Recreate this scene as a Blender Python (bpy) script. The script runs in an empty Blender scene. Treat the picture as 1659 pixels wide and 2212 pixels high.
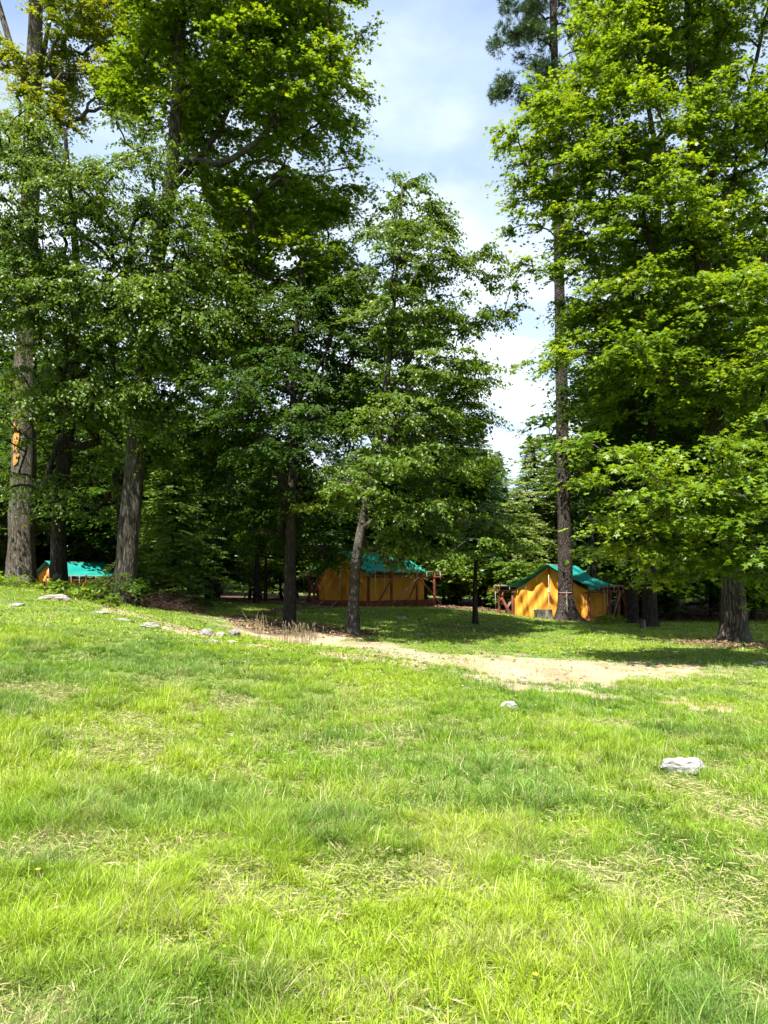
import bpy, math
import numpy as np
from mathutils import Vector, Matrix

# ---------------------------------------------------------------- camera, world, sun, exposure
sc = bpy.context.scene
COL = sc.collection
F = 1597.0; CX = 829.5; CY = 1106.0; PITCH = math.radians(5.3); EYE = 1.6
cam_d = bpy.data.cameras.new("camera"); cam = bpy.data.objects.new("camera", cam_d); COL.objects.link(cam)
cam.location = (0, 0, EYE); cam.rotation_euler = (math.pi / 2 + PITCH, 0, 0)
cam_d.sensor_fit = 'VERTICAL'; cam_d.sensor_height = 36.0; cam_d.lens = 18.0 / (1106.0 / F)
cam_d.clip_start = 0.05; cam_d.clip_end = 3000
sc.camera = cam

SUN_EL = math.radians(62); SUN_AZ = math.radians(204)      # azimuth clockwise from +Y: behind the camera, a little to the left
sun_dir = Vector((math.sin(SUN_AZ) * math.cos(SUN_EL), math.cos(SUN_AZ) * math.cos(SUN_EL), math.sin(SUN_EL)))
sd = bpy.data.lights.new("sun", 'SUN'); sd.energy = 5.0; sd.angle = math.radians(0.53); sd.color = (1.0, 0.955, 0.88)
so = bpy.data.objects.new("sun", sd); COL.objects.link(so); so.rotation_euler = sun_dir.to_track_quat('Z', 'Y').to_euler()
so.location = (20, -20, 60)

sc.view_settings.view_transform = 'Standard'; sc.view_settings.look = 'None'
sc.view_settings.gamma = 1.0; sc.view_settings.use_curve_mapping = False
sc.view_settings.exposure = 1.72
sc.render.engine = 'CYCLES'
cy = sc.cycles
cy.max_bounces = 6; cy.diffuse_bounces = 3; cy.glossy_bounces = 2; cy.transmission_bounces = 4; cy.transparent_max_bounces = 4
cy.use_denoising = True; cy.caustics_reflective = False; cy.caustics_refractive = False
cy.use_adaptive_sampling = True; cy.adaptive_threshold = 0.02
sc.render.use_persistent_data = False

world = bpy.data.worlds.new("World"); sc.world = world; world.use_nodes = True
wn = world.node_tree.nodes; wl = world.node_tree.links; wn.clear()
def N(nodes, t, **kw):
    n = nodes.new(t)
    for k, v in kw.items():
        if k.startswith('i_'): n.inputs[k[2:].replace('_', ' ')].default_value = v
        else: setattr(n, k, v)
    return n
w_out = N(wn, 'ShaderNodeOutputWorld'); w_bg = N(wn, 'ShaderNodeBackground'); w_bg.inputs[1].default_value = 0.088
w_sky = N(wn, 'ShaderNodeTexSky', sky_type='NISHITA', sun_disc=False, sun_elevation=SUN_EL, sun_rotation=SUN_AZ, air_density=1.0, dust_density=1.0, ozone_density=2.0)
w_tc = N(wn, 'ShaderNodeTexCoord'); w_sep = N(wn, 'ShaderNodeSeparateXYZ')
wl.new(w_tc.outputs['Generated'], w_sep.inputs[0])
# clouds lie on a flat layer: divide the direction by its height
w_zz = N(wn, 'ShaderNodeMath', operation='MAXIMUM'); w_zz.inputs[1].default_value = 0.06
wl.new(w_sep.outputs[2], w_zz.inputs[0])
w_add = N(wn, 'ShaderNodeMath', operation='ADD'); w_add.inputs[1].default_value = 0.12; wl.new(w_zz.outputs[0], w_add.inputs[0])
w_dx = N(wn, 'ShaderNodeMath', operation='DIVIDE'); w_dy = N(wn, 'ShaderNodeMath', operation='DIVIDE')
wl.new(w_sep.outputs[0], w_dx.inputs[0]); wl.new(w_add.outputs[0], w_dx.inputs[1])
wl.new(w_sep.outputs[1], w_dy.inputs[0]); wl.new(w_add.outputs[0], w_dy.inputs[1])
w_cmb = N(wn, 'ShaderNodeCombineXYZ'); wl.new(w_dx.outputs[0], w_cmb.inputs[0]); wl.new(w_dy.outputs[0], w_cmb.inputs[1])
w_cmb.inputs[2].default_value = 3.7
w_n1 = N(wn, 'ShaderNodeTexNoise'); w_n1.inputs['Scale'].default_value = 1.5; w_n1.inputs['Detail'].default_value = 7; w_n1.inputs['Roughness'].default_value = 0.52; w_n1.inputs['Distortion'].default_value = 0.35
wl.new(w_cmb.outputs[0], w_n1.inputs['Vector'])
w_r1 = N(wn, 'ShaderNodeMapRange'); w_r1.inputs[1].default_value = 0.40; w_r1.inputs[2].default_value = 0.82; w_r1.inputs[3].default_value = 0.0; w_r1.inputs[4].default_value = 1.0
wl.new(w_n1.outputs['Fac'], w_r1.inputs[0])
# the overcast veil thickens towards the horizon
w_r2 = N(wn, 'ShaderNodeMapRange'); w_r2.inputs[1].default_value = 0.66; w_r2.inputs[2].default_value = 0.38; w_r2.inputs[3].default_value = 0.0; w_r2.inputs[4].default_value = 0.75
wl.new(w_sep.outputs[2], w_r2.inputs[0])
w_sum = N(wn, 'ShaderNodeMath', operation='ADD', use_clamp=True); wl.new(w_r1.outputs[0], w_sum.inputs[0]); wl.new(w_r2.outputs[0], w_sum.inputs[1])
w_n2 = N(wn, 'ShaderNodeTexNoise'); w_n2.inputs['Scale'].default_value = 3.2; w_n2.inputs['Detail'].default_value = 6
wl.new(w_cmb.outputs[0], w_n2.inputs['Vector'])
w_cr = N(wn, 'ShaderNodeValToRGB'); w_cr.color_ramp.elements[0].position = 0.36; w_cr.color_ramp.elements[0].color = (3.0, 3.7, 4.8, 1)
w_cr.color_ramp.elements[1].position = 0.58; w_cr.color_ramp.elements[1].color = (4.3, 4.75, 5.1, 1)
wl.new(w_n2.outputs['Fac'], w_cr.inputs[0])
w_mix = N(wn, 'ShaderNodeMix', data_type='RGBA'); wl.new(w_sum.outputs[0], w_mix.inputs[0]); wl.new(w_sky.outputs[0], w_mix.inputs[6]); wl.new(w_cr.outputs[0], w_mix.inputs[7])
wl.new(w_mix.outputs[2], w_bg.inputs[0]); wl.new(w_bg.outputs[0], w_out.inputs[0])

# ---------------------------------------------------------------- helpers
rng = np.random.default_rng(7)
def at(px, py, Y):
    dx = (px - CX) / F; v = (CY - py) / F
    dy = math.cos(PITCH) - v * math.sin(PITCH); dz = math.sin(PITCH) + v * math.cos(PITCH)
    t = Y / dy
    return np.array([dx * t, Y, EYE + dz * t])

def hsh(ix, iy, s):
    h = (ix.astype(np.int64) * 374761393 + iy.astype(np.int64) * 668265263 + s * 974634777) & 0x7fffffff
    h = ((h ^ (h >> 13)) * 1274126177) & 0x7fffffff
    h = h ^ (h >> 16)
    return (h & 0xffffff) / float(0xffffff)
def vnoise(x, y, s=0):
    x = np.asarray(x, float); y = np.asarray(y, float)
    ix = np.floor(x); iy = np.floor(y); fx = x - ix; fy = y - iy
    fx = fx * fx * (3 - 2 * fx); fy = fy * fy * (3 - 2 * fy)
    a = hsh(ix, iy, s); b = hsh(ix + 1, iy, s); c = hsh(ix, iy + 1, s); d = hsh(ix + 1, iy + 1, s)
    return (a * (1 - fx) + b * fx) * (1 - fy) + (c * (1 - fx) + d * fx) * fy
def fbm(x, y, s=0, o=4):
    t = 0; a = 0.5; n = 0
    for k in range(o):
        t = t + a * vnoise(x * 2 ** k + 17.3 * k, y * 2 ** k + 5.1 * k, s + k); n += a; a *= 0.5
    return t / n

# terrain through control points
cp = [(0, 0, 0), (-3, 0, .12), (3, 0, .0), (0, 5, .02), (-3, 5, .22), (4, 5, 0), (-5, 10, .62), (0, 10, .12), (3, 10, -.08), (6, 10, -.12),
      (-8, 15, 1.12), (-12, 12, 1.3), (10, 15, -.1), (16, 12, -.1), (-16, 22, 1.7), (-8, -4, .4), (8, -4, 0), (0, -4, 0),
      (-18, 40, 1.0), (18, 40, .1), (0, 40, .5), (18, 25, .0), (-5, 33, .6), (-18, 0, 1.2), (18, 0, 0)]
for px, py, Y in [(0, 1268, 19), (45, 1258, 23), (130, 1278, 22), (240, 1318, 16.5), (268, 1306, 20), (400, 1358, 14.8), (520, 1388, 13.6), (700, 1404, 12.9),
                  (900, 1425, 12.6), (1100, 1462, 12.6), (1400, 1458, 13.3), (1500, 1530, 10), (625, 1350, 20), (762, 1366, 19.5), (640, 1392, 17), (800, 1392, 17.5), (1100, 1402, 17.8),
                  (1350, 1420, 16.5), (900, 1322, 26), (1050, 1326, 26), (760, 1326, 26), (1180, 1341, 26.5), (1222, 1341, 28), (1350, 1352, 25), (1590, 1384, 20), (1640, 1398, 18), (1400, 1356, 24),
                  (300, 1304, 24), (450, 1326, 23), (560, 1322, 25), (100, 1288, 43), (680, 1308, 32), (940, 1310, 33), (1180, 1337, 30.5), (1330, 1340, 32),
                  (950, 1372, 20.5), (1200, 1378, 20.5)]:
    p = at(px, py, Y); cp.append((p[0], p[1], p[2]))
cp = np.array(cp, float)
def _phi(r2): return 0.5 * r2 * np.log(r2 + 1e-9)
_d2 = ((cp[:, None, :2] - cp[None, :, :2]) ** 2).sum(-1); _n = len(cp)
_A = np.zeros((_n + 3, _n + 3)); _A[:_n, :_n] = _phi(_d2) + 0.25 * np.eye(_n)
_P = np.c_[np.ones(_n), cp[:, :2]]; _A[:_n, _n:] = _P; _A[_n:, :_n] = _P.T
_w = np.linalg.solve(_A, np.r_[cp[:, 2], np.zeros(3)])
def H(x, y, rough=True):
    x = np.atleast_1d(np.asarray(x, float)); y = np.atleast_1d(np.asarray(y, float))
    xc = np.clip(x, -19, 19); yc = np.clip(y, -4, 42)
    out = np.zeros(x.shape); xf = xc.ravel(); yf = yc.ravel(); res = np.zeros(xf.shape)
    for k in range(0, len(xf), 20000):
        xx = xf[k:k + 20000]; yy = yf[k:k + 20000]
        r2 = (xx[:, None] - cp[None, :, 0]) ** 2 + (yy[:, None] - cp[None, :, 1]) ** 2
        res[k:k + 20000] = _phi(r2) @ _w[:_n] + _w[_n] + _w[_n + 1] * xx + _w[_n + 2] * yy
    out = res.reshape(x.shape)
    far = np.maximum(0, np.hypot(x, y - 15) - 45)
    out = out + 0.02 * far
    if rough: out = out + 0.05 * (fbm(x * .9, y * .9, 5, 3) - .5) + 0.025 * (vnoise(x * 4, y * 4, 9) - .5)
    return out
def H1(x, y): return float(H([x], [y])[0])

def seg_dist(x, y, pts):
    d = np.full(np.shape(x), 1e9)
    for (ax, ay), (bx, by) in zip(pts[:-1], pts[1:]):
        vx, vy = bx - ax, by - ay; L = vx * vx + vy * vy
        t = np.clip(((x - ax) * vx + (y - ay) * vy) / L, 0, 1)
        d = np.minimum(d, np.hypot(x - ax - t * vx, y - ay - t * vy))
    return d
def gp(px, py, Y): p = at(px, py, Y); return (p[0], p[1])
TRACK = [gp(560, 1360, 20.5), gp(700, 1385, 17.6), gp(860, 1412, 15.8), gp(1050, 1425, 15.0), gp(1250, 1440, 14.6), gp(1420, 1452, 14.2)]
TRACKB = [gp(830, 1415, 15.2), gp(1000, 1440, 13.9), gp(1130, 1458, 13.2), gp(1290, 1455, 13.5)]
TRACK2 = [gp(1120, 1480, 11.6), gp(1300, 1505, 11.0), gp(1480, 1528, 10.3), gp(1659, 1560, 9.2)]
EDGE = [gp(60, 1282, 19.5), gp(180, 1303, 17.8), gp(300, 1330, 16), gp(400, 1362, 14.6), gp(520, 1392, 13.3), gp(640, 1408, 12.6), gp(760, 1430, 12.2), gp(900, 1450, 11.9)]
LITTER = [gp(540, 1345, 21.5), gp(600, 1365, 19), gp(680, 1360, 19.8), gp(760, 1362, 19.6)]
TENT_B = [gp(560, 1330, 24), gp(640, 1315, 28), gp(720, 1308, 30.5)]
def masks(x, y):
    n = fbm(x * .7, y * .7, 31, 4) - .5; n2 = fbm(x * 2.3, y * 2.3, 47, 3) - .5
    def m(pts, w, soft, k=1.6, k2=.8): return np.clip((w + k * n + k2 * n2 - seg_dist(x, y, pts)) / soft, 0, 1)
    dirt = np.maximum(np.maximum(m(TRACK, 2.0, 1.5, 2.4, 2.2), m(TRACKB, 2.1, 1.5, 2.4, 2.2)), .85 * m(TRACK2, .9, 1.1, 2.4, 2.4))
    edge = m(EDGE, .46, .4, 1.0)
    patch = np.clip((fbm(x * 1.2, y * 1.2, 71, 4) - .665) * 14, 0, 1)      # thin, dry places in the lawn
    patch2 = np.clip((fbm(x * 1.5, y * 1.5, 77, 3) - .64) * 12, 0, 1)
    thin = np.maximum(patch, patch2 * .9)
    litter = np.maximum(m(LITTER, 1.3, .8), m(TENT_B, .9, .8))
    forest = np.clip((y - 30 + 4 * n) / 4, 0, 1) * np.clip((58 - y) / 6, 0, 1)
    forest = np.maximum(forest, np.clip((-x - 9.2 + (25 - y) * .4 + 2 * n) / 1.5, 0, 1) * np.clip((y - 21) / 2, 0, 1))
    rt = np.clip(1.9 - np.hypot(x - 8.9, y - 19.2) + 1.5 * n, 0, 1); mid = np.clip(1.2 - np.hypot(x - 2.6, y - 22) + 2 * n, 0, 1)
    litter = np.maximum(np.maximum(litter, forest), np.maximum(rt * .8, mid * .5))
    return dirt, edge, thin, litter

def tag(o, label=None, cat=None, group=None, kind=None):
    if label: o['label'] = label
    if cat: o['category'] = cat
    if group: o['group'] = group
    if kind: o['kind'] = kind
    return o
def link(name, me, mat=None, parent=None, smooth=False):
    o = bpy.data.objects.new(name, me); COL.objects.link(o)
    if mat: me.materials.append(mat)
    if smooth: me.polygons.foreach_set('use_smooth', np.ones(len(me.polygons), bool))
    if parent is not None: o.parent = parent
    return o
def empty(name, loc, rz=0):
    o = bpy.data.objects.new(name, None); COL.objects.link(o); o.location = loc; o.rotation_euler = (0, 0, rz); o.empty_display_size = .3
    return o
def mesh_np(name, V, faces_flat, counts):
    me = bpy.data.meshes.new(name)
    V = np.ascontiguousarray(V, np.float32); faces_flat = np.ascontiguousarray(faces_flat, np.int32); counts = np.asarray(counts, np.int32)
    me.vertices.add(len(V)); me.vertices.foreach_set('co', V.ravel())
    me.loops.add(len(faces_flat)); me.loops.foreach_set('vertex_index', faces_flat)
    me.polygons.add(len(counts)); st = np.zeros(len(counts), np.int32); st[1:] = np.cumsum(counts)[:-1]
    me.polygons.foreach_set('loop_start', st)
    try: me.polygons.foreach_set('loop_total', counts)
    except Exception: pass
    me.update(calc_edges=True)
    return me

class MB:
    def __init__(s): s.v = []; s.f = []; s.n = 0
    def add(s, V, Fc):
        V = np.asarray(V, float); s.v.append(V)
        for f in Fc: s.f.append([i + s.n for i in f])
        s.n += len(V)
    def box(s, c, size, R=None):
        h = np.array(size) / 2; V = np.array([[x, y, z] for x in (-1, 1) for y in (-1, 1) for z in (-1, 1)]) * h
        if R is not None: V = V @ np.array(R).T
        s.add(V + np.array(c), [(0, 1, 3, 2), (4, 6, 7, 5), (0, 4, 5, 1), (2, 3, 7, 6), (0, 2, 6, 4), (1, 5, 7, 3)])
    def bar(s, a, b, w, d=None, up=(0, 0, 1)):
        a = Vector(a); b = Vector(b); d = d or w; z = (b - a); L = z.length; z.normalize()
        x = z.cross(Vector(up));
        if x.length < .05: x = z.cross(Vector((1, 0, 0)))
        x.normalize(); y = z.cross(x)
        R = np.array([[x[i], y[i], z[i]] for i in range(3)]); s.box((a + b) / 2, (w, d, L), R)
    def tube(s, pts, r, n=8, cap=True):
        pts = [np.array(p, float) for p in pts]; m = len(pts)
        r = [r] * m if np.isscalar(r) else r
        V = []; ref = np.array([0.31, .95, .1])
        for i, p in enumerate(pts):
            t = pts[min(i + 1, m - 1)] - pts[max(i - 1, 0)]; t = t / (np.linalg.norm(t) + 1e-9)
            u = np.cross(t, ref if abs(t @ ref) < .9 else np.array([1., 0, 0])); u /= np.linalg.norm(u); w = np.cross(t, u)
            for k in range(n):
                a = 2 * math.pi * k / n; V.append(p + r[i] * (math.cos(a) * u + math.sin(a) * w))
        Fc = [(i * n + k, i * n + (k + 1) % n, (i + 1) * n + (k + 1) % n, (i + 1) * n + k) for i in range(m - 1) for k in range(n)]
        if cap: Fc += [tuple(range(n))[::-1], tuple(range((m - 1) * n, m * n))]
        s.add(V, Fc)
    def mesh(s, name):
        fl = [i for f in s.f for i in f]; return mesh_np(name, np.concatenate(s.v), fl, [len(f) for f in s.f])
    def build(s, name, mat, parent=None, smooth=False, bevel=0):
        o = link(name, s.mesh(name), mat, parent, smooth)
        if bevel:
            b = o.modifiers.new('bevel', 'BEVEL'); b.width = bevel; b.segments = 2
        return o

# ---------------------------------------------------------------- materials
def new_mat(name):
    m = bpy.data.materials.new(name); m.use_nodes = True; nt = m.node_tree; nt.nodes.clear()
    return m, nt.nodes, nt.links
def ramp(nodes, stops):
    r = nodes.new('ShaderNodeValToRGB'); e = r.color_ramp.elements
    while len(e) < len(stops): e.new(0.5)
    for k, (p, c) in enumerate(stops): e[k].position = p; e[k].color = (*c, 1)
    return r
def leaf_mat(name, stops, trans, tmix=.42, rough=.42, spec=.35, nscale=.6):
    m, n, l = new_mat(name); out = n.new('ShaderNodeOutputMaterial')
    geo = n.new('ShaderNodeNewGeometry'); tc = n.new('ShaderNodeTexCoord')
    no = n.new('ShaderNodeTexNoise'); no.inputs['Scale'].default_value = nscale; no.inputs['Detail'].default_value = 3; l.new(tc.outputs['Object'], no.inputs['Vector'])
    a = n.new('ShaderNodeMath'); a.operation = 'MULTIPLY_ADD'; a.inputs[1].default_value = .45; l.new(geo.outputs['Random Per Island'], a.inputs[0])
    b = n.new('ShaderNodeMath'); b.operation = 'MULTIPLY_ADD'; b.inputs[1].default_value = 1.1; b.inputs[2].default_value = -.28; l.new(no.outputs['Fac'], b.inputs[0])
    l.new(b.outputs[0], a.inputs[2])
    r = ramp(n, stops); l.new(a.outputs[0], r.inputs[0])
    bs = n.new('ShaderNodeBsdfPrincipled'); bs.inputs['Roughness'].default_value = rough; bs.inputs['Specular IOR Level'].default_value = spec
    l.new(r.outputs[0], bs.inputs['Base Color'])
    tr = n.new('ShaderNodeBsdfTranslucent'); mx = n.new('ShaderNodeMix'); mx.data_type = 'RGBA'; mx.blend_type = 'MULTIPLY'; mx.inputs[0].default_value = 1
    l.new(r.outputs[0], mx.inputs[6]); mx.inputs[7].default_value = (*trans, 1); l.new(mx.outputs[2], tr.inputs[0])
    ms = n.new('ShaderNodeMixShader'); ms.inputs[0].default_value = tmix; l.new(bs.outputs[0], ms.inputs[1]); l.new(tr.outputs[0], ms.inputs[2])
    l.new(ms.outputs[0], out.inputs[0]); return m
LEAF = {
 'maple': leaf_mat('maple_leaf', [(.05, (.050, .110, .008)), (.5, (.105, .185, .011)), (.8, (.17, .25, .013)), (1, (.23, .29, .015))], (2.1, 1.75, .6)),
 'maple_yellow': leaf_mat('yellowing_maple_leaf', [(.05, (.07, .13, .012)), (.5, (.15, .20, .012)), (.85, (.26, .26, .015)), (1, (.30, .20, .02))], (1.7, 1.5, .6)),
 'birch': leaf_mat('birch_leaf', [(.05, (.042, .090, .010)), (.5, (.080, .140, .013)), (.85, (.13, .19, .018)), (1, (.18, .22, .02))], (1.9, 1.7, .7), rough=.42, spec=.35),
 'dark': leaf_mat('shade_tone_leaf', [(.05, (.018, .048, .006)), (.5, (.036, .078, .008)), (1, (.075, .12, .011))], (1.7, 1.6, .6), spec=.15, rough=.55),  # dark leaf copy for shaded trees, the shade is in the colour
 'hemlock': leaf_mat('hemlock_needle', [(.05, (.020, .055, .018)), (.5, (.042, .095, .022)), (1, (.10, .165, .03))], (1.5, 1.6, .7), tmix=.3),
 'hemlock_sunlit': leaf_mat('sunlit_tone_hemlock_needle', [(.05, (.07, .13, .022)), (.5, (.13, .21, .03)), (1, (.20, .28, .035))], (1.6, 1.6, .7), tmix=.35),  # brighter hemlock copy: sunlight on the low boughs painted into the colour
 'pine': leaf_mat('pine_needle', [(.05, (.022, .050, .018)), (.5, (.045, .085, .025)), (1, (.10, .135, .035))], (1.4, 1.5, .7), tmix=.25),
 'pine_light': leaf_mat('sunlit_tone_pine_needle', [(.05, (.12, .17, .05)), (.5, (.20, .26, .065)), (1, (.28, .32, .075))], (1.4, 1.5, .7), tmix=.4),  # paler pine copy, sunshine and haze put into the needle colour
}
def bark_mat(name, c0, c1, c2, sc_=(9, 9, 1.6), scales=False, lichen=None):
    m, n, l = new_mat(name); out = n.new('ShaderNodeOutputMaterial'); tc = n.new('ShaderNodeTexCoord')
    mp = n.new('ShaderNodeMapping'); mp.inputs['Scale'].default_value = sc_; l.new(tc.outputs['Object'], mp.inputs[0])
    no = n.new('ShaderNodeTexNoise'); no.inputs['Scale'].default_value = 1.6; no.inputs['Detail'].default_value = 6; no.inputs['Roughness'].default_value = .62; no.inputs['Distortion'].default_value = .4
    l.new(mp.outputs[0], no.inputs['Vector'])
    vo = n.new('ShaderNodeTexVoronoi'); vo.feature = 'DISTANCE_TO_EDGE'; vo.inputs['Scale'].default_value = 1.5 if not scales else 2.2; l.new(mp.outputs[0], vo.inputs['Vector'])
    rv = n.new('ShaderNodeMapRange'); rv.inputs[1].default_value = 0; rv.inputs[2].default_value = .16
    if scales: l.new(vo.outputs['Distance'], rv.inputs[0])
    else:       # interlaced furrows: dark where a stretched noise crosses its middle value
        nf = n.new('ShaderNodeTexNoise'); nf.inputs['Scale'].default_value = 2.3; nf.inputs['Detail'].default_value = 3; nf.inputs['Distortion'].default_value = .7; l.new(mp.outputs[0], nf.inputs['Vector'])
        ab = n.new('ShaderNodeMath'); ab.operation = 'SUBTRACT'; ab.inputs[1].default_value = .5; l.new(nf.outputs['Fac'], ab.inputs[0]); ac = n.new('ShaderNodeMath'); ac.operation = 'ABSOLUTE'; l.new(ab.outputs[0], ac.inputs[0])
        rv.inputs[2].default_value = .11; rv.inputs[3].default_value = .25; l.new(ac.outputs[0], rv.inputs[0])
    hm = n.new('ShaderNodeMath'); hm.operation = 'MULTIPLY'; l.new(no.outputs['Fac'], hm.inputs[0]); l.new(rv.outputs[0], hm.inputs[1])
    r = ramp(n, [(.05, c0), (.38, c1), (.7, c2)]); l.new(hm.outputs[0], r.inputs[0])
    n2 = n.new('ShaderNodeTexNoise'); n2.inputs['Scale'].default_value = .9; n2.inputs['Detail'].default_value = 4; l.new(tc.outputs['Object'], n2.inputs['Vector'])
    mx = n.new('ShaderNodeMix'); mx.data_type = 'RGBA'; mx.blend_type = 'MIX'
    rr = n.new('ShaderNodeMapRange'); rr.inputs[1].default_value = .52; rr.inputs[2].default_value = .70; rr.inputs[4].default_value = .5; l.new(n2.outputs['Fac'], rr.inputs[0]); l.new(rr.outputs[0], mx.inputs[0])
    l.new(r.outputs[0], mx.inputs[6]); mx.inputs[7].default_value = (*(lichen or (.20, .20, .17)), 1)
    bs = n.new('ShaderNodeBsdfPrincipled'); bs.inputs['Roughness'].default_value = .9; bs.inputs['Specular IOR Level'].default_value = .15; l.new(mx.outputs[2], bs.inputs['Base Color'])
    bp = n.new('ShaderNodeBump'); bp.inputs['Strength'].default_value = .9; bp.inputs['Distance'].default_value = .04; l.new(hm.outputs[0], bp.inputs['Height']); l.new(bp.outputs[0], bs.inputs['Normal'])
    l.new(bs.outputs[0], out.inputs[0]); return m
BARK = {
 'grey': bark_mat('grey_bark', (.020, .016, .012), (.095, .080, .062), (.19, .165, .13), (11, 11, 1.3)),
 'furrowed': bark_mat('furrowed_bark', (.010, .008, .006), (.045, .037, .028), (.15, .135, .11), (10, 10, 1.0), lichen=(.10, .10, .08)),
 'dark': bark_mat('dark_bark', (.006, .005, .004), (.026, .021, .017), (.060, .050, .040), lichen=(.05, .05, .038)),  # tones lowered to paint in the shade on the trunks
 'pine': bark_mat('pine_bark', (.008, .006, .005), (.045, .035, .029), (.115, .093, .078), (9, 9, 4), True, lichen=(.085, .077, .065)),
 'smooth': bark_mat('smooth_bark', (.02, .018, .015), (.05, .044, .036), (.10, .09, .075), (5, 5, 3)),
}
def simple_mat(name, stops, scale=6, rough=.8, bump=.3, bdist=.01, stretch=(1, 1, 1), spec=.25, translucent=0, detail=5, coord='Object'):
    m, n, l = new_mat(name); out = n.new('ShaderNodeOutputMaterial'); tc = n.new('ShaderNodeTexCoord'); mp = n.new('ShaderNodeMapping'); mp.inputs['Scale'].default_value = stretch
    l.new(tc.outputs[coord], mp.inputs[0]); no = n.new('ShaderNodeTexNoise'); no.inputs['Scale'].default_value = scale; no.inputs['Detail'].default_value = detail; no.inputs['Roughness'].default_value = .6; l.new(mp.outputs[0], no.inputs['Vector'])
    r = ramp(n, stops); l.new(no.outputs['Fac'], r.inputs[0])
    bs = n.new('ShaderNodeBsdfPrincipled'); bs.inputs['Roughness'].default_value = rough; bs.inputs['Specular IOR Level'].default_value = spec; l.new(r.outputs[0], bs.inputs['Base Color'])
    if bump:
        bp = n.new('ShaderNodeBump'); bp.inputs['Strength'].default_value = bump; bp.inputs['Distance'].default_value = bdist; l.new(no.outputs['Fac'], bp.inputs['Height']); l.new(bp.outputs[0], bs.inputs['Normal'])
    if translucent:
        tr = n.new('ShaderNodeBsdfTranslucent'); l.new(r.outputs[0], tr.inputs[0]); ms = n.new('ShaderNodeMixShader'); ms.inputs[0].default_value = translucent
        l.new(bs.outputs[0], ms.inputs[1]); l.new(tr.outputs[0], ms.inputs[2]); l.new(ms.outputs[0], out.inputs[0])
    else: l.new(bs.outputs[0], out.inputs[0])
    return m
M_CANVAS = simple_mat('orange_canvas', [(.3, (.52, .22, .024)), (.55, (.64, .29, .034)), (.75, (.70, .335, .05))], 2.2, .8, .25, .01, (1, 1, .35), translucent=.12)
M_FLY = simple_mat('teal_fly_cloth', [(.3, (.008, .18, .145)), (.6, (.014, .25, .205)), (.8, (.035, .32, .27))], 2.0, .42, .3, .02, (1, .4, 1), spec=.5, translucent=.02)
M_RED = simple_mat('red_stained_timber', [(.3, (.085, .024, .014)), (.5, (.16, .045, .026)), (.72, (.24, .085, .055))], 9, .75, .3, .004, (1, 1, .3))
M_PALEWOOD = simple_mat('weathered_timber', [(.3, (.13, .08, .055)), (.7, (.30, .2, .15))], 9, .8, .3, .004, (1, 1, .3))
M_ROPE = simple_mat('pale_rope', [(.3, (.45, .42, .36)), (.7, (.62, .6, .54))], 60, .9, 0)
M_CORD = simple_mat('pink_cord', [(.3, (.35, .16, .15)), (.7, (.45, .25, .23))], 60, .9, 0)
M_ROCK = simple_mat('grey_rock', [(.30, (.06, .055, .048)), (.42, (.14, .13, .115)), (.55, (.22, .21, .195)), (.72, (.33, .32, .30))], 11, .9, 1, .05, (1, 1, 2))
M_ROCKW = simple_mat('pale_rock', [(.30, (.09, .085, .075)), (.42, (.21, .205, .19)), (.55, (.31, .305, .29)), (.72, (.42, .41, .39))], 9, .9, 1, .05, (1, 1, 2))
M_ROCKB = simple_mat('brown_rock', [(.25, (.10, .08, .065)), (.45, (.22, .18, .15)), (.7, (.38, .34, .30))], 8, .85, .7, .03, (1, 1, 2))
M_STUMP = simple_mat('weathered_stump', [(.35, (.016, .015, .009)), (.48, (.06, .062, .04)), (.62, (.17, .16, .135)), (.78, (.24, .23, .20))], 9, .9, .8, .04, (1, 1, .3))
M_STICK = simple_mat('dead_stick', [(.3, (.018, .010, .006)), (.7, (.075, .045, .027))], 12, .9, 0)
M_THATCH = simple_mat('dry_thatch', [(.3, (.20, .18, .075)), (.5, (.32, .28, .13)), (.7, (.46, .41, .23))], 30, .8, 0, translucent=.2)
M_STRAW = simple_mat('dry_weed', [(.3, (.26, .21, .10)), (.7, (.50, .43, .25))], 12, .8, 0, translucent=.2)
M_DEADLEAF = simple_mat('dead_leaf', [(.3, (.07, .04, .022)), (.5, (.16, .10, .055)), (.7, (.32, .22, .13))], 3, .8, 0)
M_ORANGEWOOD = simple_mat('pecked_raw_wood', [(.3, (.22, .085, .02)), (.6, (.5, .24, .06)), (.8, (.62, .38, .16))], 12, .8, .4, .01)
M_PALEBARK = simple_mat('pale_scar', [(.3, (.07, .06, .05)), (.7, (.24, .22, .19))], 10, .9, .3, .01, (1, 1, .3))
M_DARKHOLE = simple_mat('dark_hollow', [(.3, (.01, .008, .006)), (.7, (.03, .02, .015))], 8, .95, 0)

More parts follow.
